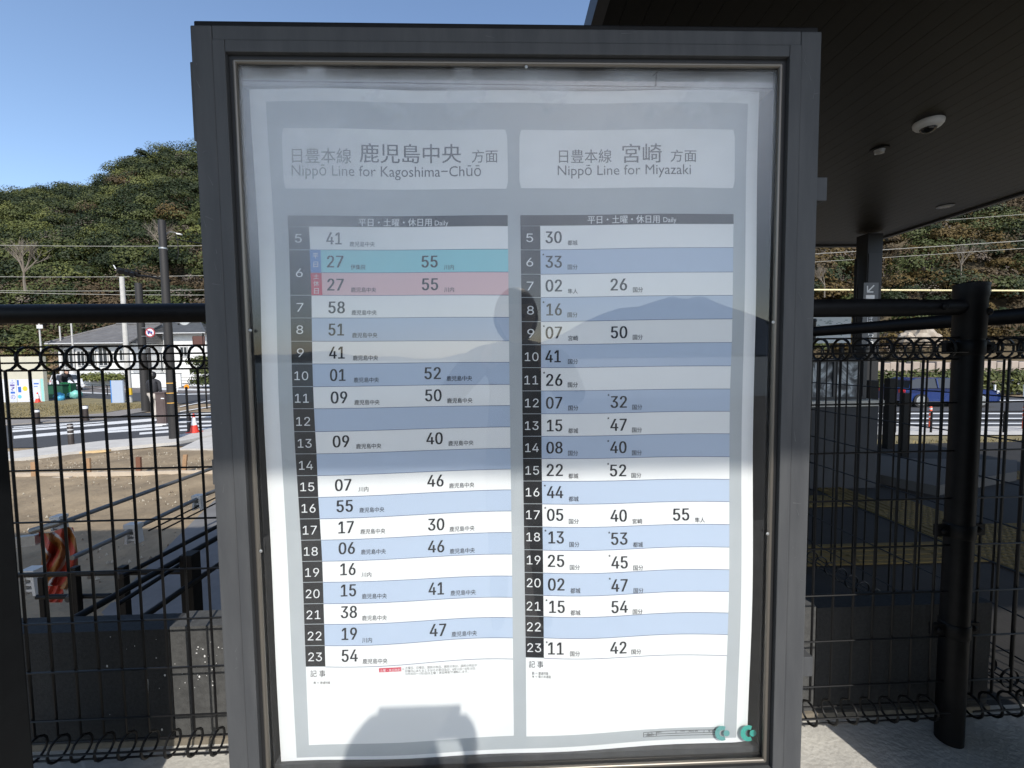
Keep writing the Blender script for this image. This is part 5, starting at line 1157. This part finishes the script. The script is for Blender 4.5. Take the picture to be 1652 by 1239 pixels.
# delineator posts, rails by the road
for k, (x, yb) in enumerate(((1500, 693), (1651, 694))):
    b = base(x, yb); t = thing('delineator', ('orange delineator post below the blue car' if k == 0 else 'orange delineator post at the right edge of the picture'), 'road post', tuple(b), 'orange road posts')
    MB().lathe(tuple(b), [(.11, 0), (.10, .04), (.042, .05), (.040, .78), (.03, .80)], 16).build('shaft', mat('post_orange', (.75,.09,.03), .4), t, smooth=True)
    for h_ in (.42, .58, .70): MB().lathe((b.x, b.y, G+h_), [(.043, 0), (.043, .05)], 16).build('reflective_band', M_white, t, smooth=True)
t = thing('guard_rail', 'white road guard rail beyond the blue car', 'guard rail', tuple(base(1500, 640))); pa, pb = base(1290, 641), base(1800, 641)
for k in range(12): q = lerp(pa, pb, k/11); MB().tube([(q.x, q.y, G), (q.x, q.y, G+.75)], .05, 8).build('post', M_white, t)
MB().box((pa.x, pa.y-.06, G+.45), (pb.x, pa.y-.02, G+.78)).build('beam', M_white, t)
t = thing('guard_rail', 'low dark pipe railing along the lawn in front of the blue car', 'rail', tuple(base(1500, 700))); pa, pb = base(1330, 700), base(1800, 700)
for k in range(9): q = lerp(pa, pb, k/8); MB().tube([(q.x, q.y, G), (q.x, q.y, G+.75)], .03, 8).build('post', M_blk, t)
for h_ in (.73, .45): MB().tube([(pa.x, pa.y, G+h_), (pb.x, pb.y, G+h_)], .024, 8).build('bar', M_blk, t)
ch = [(crown_arrays(np.array([*W(x, 600, 27)[:2], G+zq]), .9, 200, .11), 1 if k % 3 else 2) for k, x in enumerate(range(1300, 1800, 13)) for zq in (.3, 1.0)]
tag(quads_mesh('hedge', ch, fol), 'yellow-green hedge along the far side of the road at right', 'hedge')
# retaining wall band and boulders behind
p0_, p1_ = W(1290, 600, 42), W(1850, 600, 42)
mb = MB(); n = 46
for i in range(n):
    for j in range(2):
        a_ = lerp(p0_, p1_, (i+(j*.5))/n); w_ = (p1_-p0_).length/n*.48; h_ = random.uniform(.75, .95)
        mb.box((a_.x-w_, a_.y+random.uniform(-.1, .1), G+j*.95), (a_.x+w_, a_.y+.8, G+j*.95+h_), bev=.08)
tag(mb.build('stone_wall', mat('pinkish_stone', (.36,.30,.26), .9, c2=(.28,.24,.20), scale=.8)), 'long retaining wall of pale stone blocks behind the hedge at right', 'wall', kind='stuff')
for k, (x, y, r) in enumerate(((1482, 543, 1.7), (1463, 548, 1.0), (1503, 549, 1.1))):
    q = W(x, y, 60); bm = bmesh.new(); bmesh.ops.create_icosphere(bm, subdivisions=3, radius=r)
    for v_ in bm.verts: n_ = v_.co.normalized(); v_.co *= 1+.18*math.sin(n_.x*5+k)*math.sin(n_.z*4+n_.y*6)+random.uniform(-.03, .03)
    me = bpy.data.meshes.new('boulder'); bm.to_mesh(me); bm.free(); me.materials.append(mat('boulder_stone', (.42,.37,.30), .95, c2=(.30,.25,.20), scale=1.2, bump=.4, bscale=3)); o = bpy.data.objects.new('boulder', me); o.location = q; col.objects.link(o); tag(o, ('large', 'small left', 'small right')[k]+' pale boulder on the slope left of the corner post', 'boulder', 'boulders on the slope')
# shade posts between fence and concourse
for k, (x, d_, hw_) in enumerate(((1433, 6.4, .05), (1402, 6.8, .07), (1457, 5.6, .035))):
    q = W(x, 700, d_); o = MB().box((q.x-hw_, q.y-hw_, -.3), (q.x+hw_, q.y+hw_, (1.05, 1.0, .9)[k]), bev=.006).build('rail_post', M_blk); tag(o, ('dark post in front of the grass, middle one', 'dark post in front of the grass nearest the column', 'slim dark post in front of the grass, rightmost')[k], 'post')
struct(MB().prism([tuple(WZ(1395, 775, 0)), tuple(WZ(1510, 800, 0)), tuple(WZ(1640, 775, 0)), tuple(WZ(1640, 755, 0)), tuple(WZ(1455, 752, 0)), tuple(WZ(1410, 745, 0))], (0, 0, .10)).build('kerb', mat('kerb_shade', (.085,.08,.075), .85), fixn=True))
# ================================================================ behind the viewer: sea, far island, low shore (seen mirrored in the glass)
M_sea = mat('sea_water', (.03,.06,.085), .3, spec=.5, bump=.25, bscale=.6)
struct(MB().add([(-9000, -14.2, -3.0), (9000, -14.2, -3.0), (9000, -16000, -3.0), (-9000, -16000, -3.0)], [(3, 2, 1, 0)]).build('sea', M_sea))
struct(MB().box((-60, -14.2, -3.2), (60, -2.6305, -.02)).build('shore_terrace', mat('shore_gravel', (.21,.20,.18), .9, c2=(.16,.155,.14), scale=.8)))
Dm = 7500.0; v = []; f_ = []
prof = [(820, 560), (870, 553), (905, 540), (940, 520), (975, 505), (1000, 497), (1030, 495), (1045, 490), (1070, 482), (1085, 478), (1095, 481), (1110, 482), (1125, 478), (1140, 480), (1160, 490), (1200, 503), (1250, 522), (1300, 540), (1400, 562), (1500, 578)]
# mirrored bearing: rays reflected in the glass plane
def mir(x, y, dist):
    r = ray(x, y); r = Vector((r.x, -r.y, r.z)); r = r/(-r.y); o_ = Vector((CAM.x, -CAM.y, CAM.z)); return o_+r*dist
nP = len(prof)
for j in range(6):
    for i, (x, y) in enumerate(prof):
        pk = mir(x, y, Dm); k = j/5; v.append((pk.x+random.uniform(-30, 30)*(j != 5), pk.y+(1-k)*1100+random.uniform(-60, 60)*(0 < j < 5), lerp(-5, pk.z, k**1.2)))
f_ = [(j*nP+i, j*nP+i+1, (j+1)*nP+i+1, (j+1)*nP+i) for j in range(5) for i in range(nP-1)]
o = len(v)
for i, (x, y) in enumerate(prof): pk = mir(x, y, Dm); v.append((pk.x, pk.y-1500, -5))
f_ += [(5*nP+i, 5*nP+i+1, o+i+1, o+i) for i in range(nP-1)]
struct(MB().add(v, f_).build('volcano_island', mat('volcano_slope', (.26,.31,.38), .95, c2=(.20,.24,.30), scale=.002), smooth=True))  # aerial haze put into the pale bluish slope colour
# far shore strip across the bay
v = []
for i in range(61):
    x = lerp(-200, 1900, i/60); pk = mir(x, 573-5*math.sin(i*.7)-3*math.sin(i*1.9), 5200); v += [(pk.x, pk.y, -4), (pk.x, pk.y, pk.z)]
struct(MB().add(v, [(2*i, 2*i+1, 2*i+3, 2*i+2) for i in range(60)]+[]).build('far_shore', mat('far_shore_green', (.09,.11,.12), .95)))
ch = []
for k in range(60):
    x = random.uniform(430, 735); p = mir(x, 690-max(0, (x-560))*.10, 12.0); ch.append((crown_arrays(np.array([p.x, p.y, p.z-.1]), random.uniform(.25, .5), 90, .06), random.choice((0, 1))))
tag(quads_mesh('shore_bushes', ch, fol), 'row of dark bushes on the shore side behind the photographer', 'bushes', kind='stuff')
# ================================================================ people
def skin_body(name, joints, edges, radii, m, parent, root=0, sub=2):
    me = bpy.data.meshes.new(name); me.from_pydata([tuple(j) for j in joints], edges, []); o = bpy.data.objects.new(name, me); col.objects.link(o)
    md = o.modifiers.new('skin', 'SKIN'); md.use_smooth_shade = True
    if not me.skin_vertices: 
        bpy.context.view_layer.objects.active = o
    for i, r_ in enumerate(radii):
        sv_ = me.skin_vertices[0].data[i]; sv_.radius = r_ if isinstance(r_, tuple) else (r_, r_); sv_.use_root = (i == root)
    o.modifiers.new('sub', 'SUBSURF').levels = sub; o.modifiers['sub'].render_levels = sub
    bpy.context.view_layer.update(); dg = bpy.context.evaluated_depsgraph_get(); nm = bpy.data.meshes.new_from_object(o.evaluated_get(dg)); bpy.data.objects.remove(o)
    nm.materials.clear(); nm.materials.append(m); o = bpy.data.objects.new(name, nm); col.objects.link(o); o.parent = parent
    if parent: o.matrix_parent_inverse = Matrix.Translation(-parent.location)
    return o
def head(parent, c, face, s=1.0, hair=True, hairm=None, hat=False):
    bm = bmesh.new(); bmesh.ops.create_uvsphere(bm, u_segments=24, v_segments=18, radius=1)
    f = Vector(face).normalized(); side = f.cross(Vector((0, 0, 1))).normalized()
    for v_ in bm.verts:
        x, y, z = v_.co; w = .078*(1-.22*max(0, -z)); dpt = .098*(1-.10*max(0, -z)); h = .118
        q = side*x*w+f*y*dpt+Vector((0, 0, z*h))
        if y > .75 and abs(x) < .2 and -.35 < z < .1: q += f*.020*(1-abs(x)/.2)
        if y > .6 and .05 < z < .25 and .2 < abs(x) < .55: q -= f*.006
        if y > .7 and -.62 < z < -.50 and abs(x) < .3: q -= f*.005
        v_.co = Vector(c)+q*s
    me = bpy.data.meshes.new('head'); bm.to_mesh(me); bm.free(); me.materials.append(M_skin)
    for p_ in me.polygons: p_.use_smooth = True
    o = bpy.data.objects.new('head', me); col.objects.link(o); o.parent = parent; o.matrix_parent_inverse = Matrix.Translation(-parent.location)
    for sx in (-1, 1):
        MB().lathe(Vector(c)+(side*.030*sx+f*.088+Vector((0, 0, .018)))*s, [(.010*s, 0), (.008*s, .004), (.003*s, .007)], 10, axis=f).build('eye', mat('eye_dark', (.03,.02,.015), .2), o)
        MB().lathe(Vector(c)+(side*.078*sx+Vector((0, 0, -.005)))*s, [(.024*s, 0), (.026*s, .008*s), (.012*s, .014*s)], 10, axis=side*sx+f*.2).build('ear', M_skin, o, smooth=True)
    MB().obox(Vector(c)+(f*.093+Vector((0, 0, -.062)))*s, side*.022*s, f*.004, (0, 0, .004*s)).build('mouth', mat('lips', (.40,.14,.12), .5), o)
    bm = bmesh.new(); bmesh.ops.create_uvsphere(bm, u_segments=28, v_segments=20, radius=1); dl = []
    for v_ in bm.verts:
        x, y, z = v_.co; q = side*x*.105+f*(y*.112-.012)+Vector((0, 0, z*.128+.014))
        if z < 0: q = side*x*.112+f*(y*.105-.03)+Vector((0, 0, z*.150+.014))
        if y > .35 and z < .45: dl.append(v_)
        v_.co = Vector(c)+q*s
    bmesh.ops.delete(bm, geom=dl, context='VERTS'); me = bpy.data.meshes.new('hair'); bm.to_mesh(me); bm.free(); me.materials.append(hairm or mat('black_hair', (.012,.010,.009), .45))
    for p_ in me.polygons: p_.use_smooth = True
    o2 = bpy.data.objects.new('hair', me); col.objects.link(o2); o2.parent = parent; o2.matrix_parent_inverse = Matrix.Translation(-parent.location)
    return o
def hand(parent, wr, dr, up, s=1.0, m=None, curl=.6):
    dr, up = Vector(dr).normalized(), Vector(up).normalized(); sd = dr.cross(up).normalized(); J = [Vector(wr), Vector(wr)+dr*.045*s]; E = [(0, 1)]; Rr = [.022*s, .026*s]
    for k, (o_, l_) in enumerate(((-.030, .9), (-.010, 1.0), (.010, .95), (.029, .75))):
        b0 = len(J); base_ = Vector(wr)+dr*.085*s+up*o_*s*.9; dd_ = dr; J.append(base_); Rr.append(.011*s); E.append((1, b0))
        for q in range(3): dd_ = (dd_+sd*curl*.5).normalized(); base_ = base_+dd_*(.034-.006*q)*l_*s; J.append(base_); Rr.append((.0095-.001*q)*s); E.append((b0+q, b0+q+1))
    b0 = len(J); J.append(Vector(wr)+dr*.035*s-up*.032*s+sd*.01*s); Rr.append(.013*s); E.append((0, b0)); J.append(J[-1]+(dr*.6-up*.5+sd*.5).normalized()*.035*s); Rr.append(.0105*s); E.append((b0, b0+1)); J.append(J[-1]+(dr*.8+sd*.7).normalized()*.03*s); Rr.append(.009*s); E.append((b0+1, b0+2))
    return skin_body('hand', J, E, Rr, m or M_skin, parent, 0, 1)
M_coat = mat('dark_coat', (.018,.018,.022), .8, c2=(.026,.026,.030), scale=20); M_trou = mat('dark_trousers', (.02,.022,.03), .85); M_shoe = mat('shoe', (.02,.018,.016), .5)
ph = thing('person', 'person in a dark coat holding up a phone, seen mirrored in the glass', 'person', (.09, -1.27, 0))
J = [(.09,-1.30,.95), (.09,-1.31,1.12), (.09,-1.29,1.30), (.09,-1.26,1.40), (.085,-1.24,1.49),
     (-.12,-1.27,1.40), (-.25,-1.12,1.22), (-.075,-.985,1.378), (.30,-1.27,1.40), (.36,-1.12,1.20), (.195,-.985,1.372),
     (.0,-1.29,.90), (-.01,-1.27,.50), (-.02,-1.29,.09), (-.03,-1.19,.04), (.18,-1.29,.90), (.20,-1.27,.50), (.21,-1.30,.09), (.23,-1.20,.04)]
E_ = [(0,1),(1,2),(2,3),(3,4),(3,5),(5,6),(6,7),(3,8),(8,9),(9,10),(0,11),(11,12),(12,13),(13,14),(0,15),(15,16),(16,17),(17,18)]
Rr_ = [(.16,.12),(.16,.12),(.18,.13),(.12,.09),(.052,.052),(.080,.080),(.062,.062),(.048,.048),(.080,.080),(.068,.068),(.060,.060),(.10,.10),(.065,.065),(.045,.045),(.045,.03),(.10,.10),(.065,.065),(.045,.045),(.045,.03)]
skin_body('body', J, E_, Rr_, M_coat, ph, 0)
hr_ = head(ph, (.085, -1.215, 1.605), (0, 1, -.25), 1.02)
for v_ in hr_.data.vertices: v_.co = Vector((.085+(v_.co.x-.085)*1.12, -1.215+(v_.co.y+1.215)*1.15-.01, 1.605+(v_.co.z-1.605)*1.06))
hand(ph, (-.075,-.985,1.378), (.28, 1, .62), (-.3, .1, .9), .82, curl=.75); hand(ph, (.195,-.985,1.372), (-.22, 1, .60), (.3, .1, .9), .82, curl=-.75)
pho = thing('phone', 'dark phone held sideways in front of the face, mirrored in the glass', 'phone', (.05, -.884, 1.385))
MB().box((-.030, -.889, 1.389), (.150, -.881, 1.466), bev=.0035).build('body', mat('phone_dark', (.02,.02,.022), .25), pho)
for dx_ in (.0, .022): MB().lathe((.012+dx_, -.8808, 1.405), [(.009, 0), (.009, .0015), (.006, .002)], 16, axis=(0, 1, 0)).build('lens', M_caseblk, pho, smooth=True)
# walker behind the cabinet
def walker(label, x, yb, ytop, coat, leg, facing, bend=0.0):
    b = base(x, yb); d = dep(b+Vector((0, 0, .8))); h = zz(ytop, d)-G; s = h/1.70; t = thing('person', label, 'person', tuple(b)); fx_ = Vector(facing).normalized(); sx = fx_.cross(Vector((0, 0, 1)))
    P = lambda f_, sd, z: tuple(b+fx_*f_*s+sx*sd*s+Vector((0, 0, z*s)))
    hb = bend
    J = [P(0,0,.92), P(.10*hb,0,1.10-.03*hb), P(.28*hb,0,1.28-.12*hb), P(.36*hb,0,1.40-.18*hb), P(.42*hb,0,1.48-.22*hb), P(.32*hb,-.17,1.36-.17*hb), P(.10+.3*hb,-.21,1.10-.2*hb), P(.22+.5*hb,-.18,.90-.1*hb), P(.32*hb,.17,1.36-.17*hb), P(-.08+.4*hb,.22,1.10-.2*hb), P(-.02+.6*hb,.22,.86-.1*hb)]
    E2 = [(0,1),(1,2),(2,3),(3,4),(3,5),(5,6),(6,7),(3,8),(8,9),(9,10)]; R2_ = [.15*s,.15*s,.17*s,.10*s,.05*s,.07*s,.055*s,.035*s,.07*s,.055*s,.035*s]
    JL = [P(0,0,.90), P(0,-.09,.86), P(.16,-.09,.48), P(.10,-.09,.08), P(.22,-.09,.04), P(0,.09,.86), P(-.06,.09,.48), P(-.28,.09,.12), P(-.17,.09,.04)]
    skin_body('jacket', J, E2, R2_, coat, t, 0, 1); skin_body('trousers', JL, [(0,1),(1,2),(2,3),(3,4),(0,5),(5,6),(6,7),(7,8)], [.13*s,.10*s,.07*s,.05*s,.04*s,.10*s,.07*s,.05*s,.04*s], leg, t, 0, 1)
    head(t, P(.46*hb,0,1.60-.26*hb), tuple(fx_+Vector((0, 0, -.3*hb))), s)
walker('person walking in a dark jacket and pale trousers behind the brown cabinet', 251, 676, 602, M_coat, mat('pale_trousers', (.42,.38,.33), .8), (-.3, 1, 0))
walker('person in dark clothes bending over the green bins', 104, 641, 590, M_coat, M_trou, (.9, -.4, 0), .9)
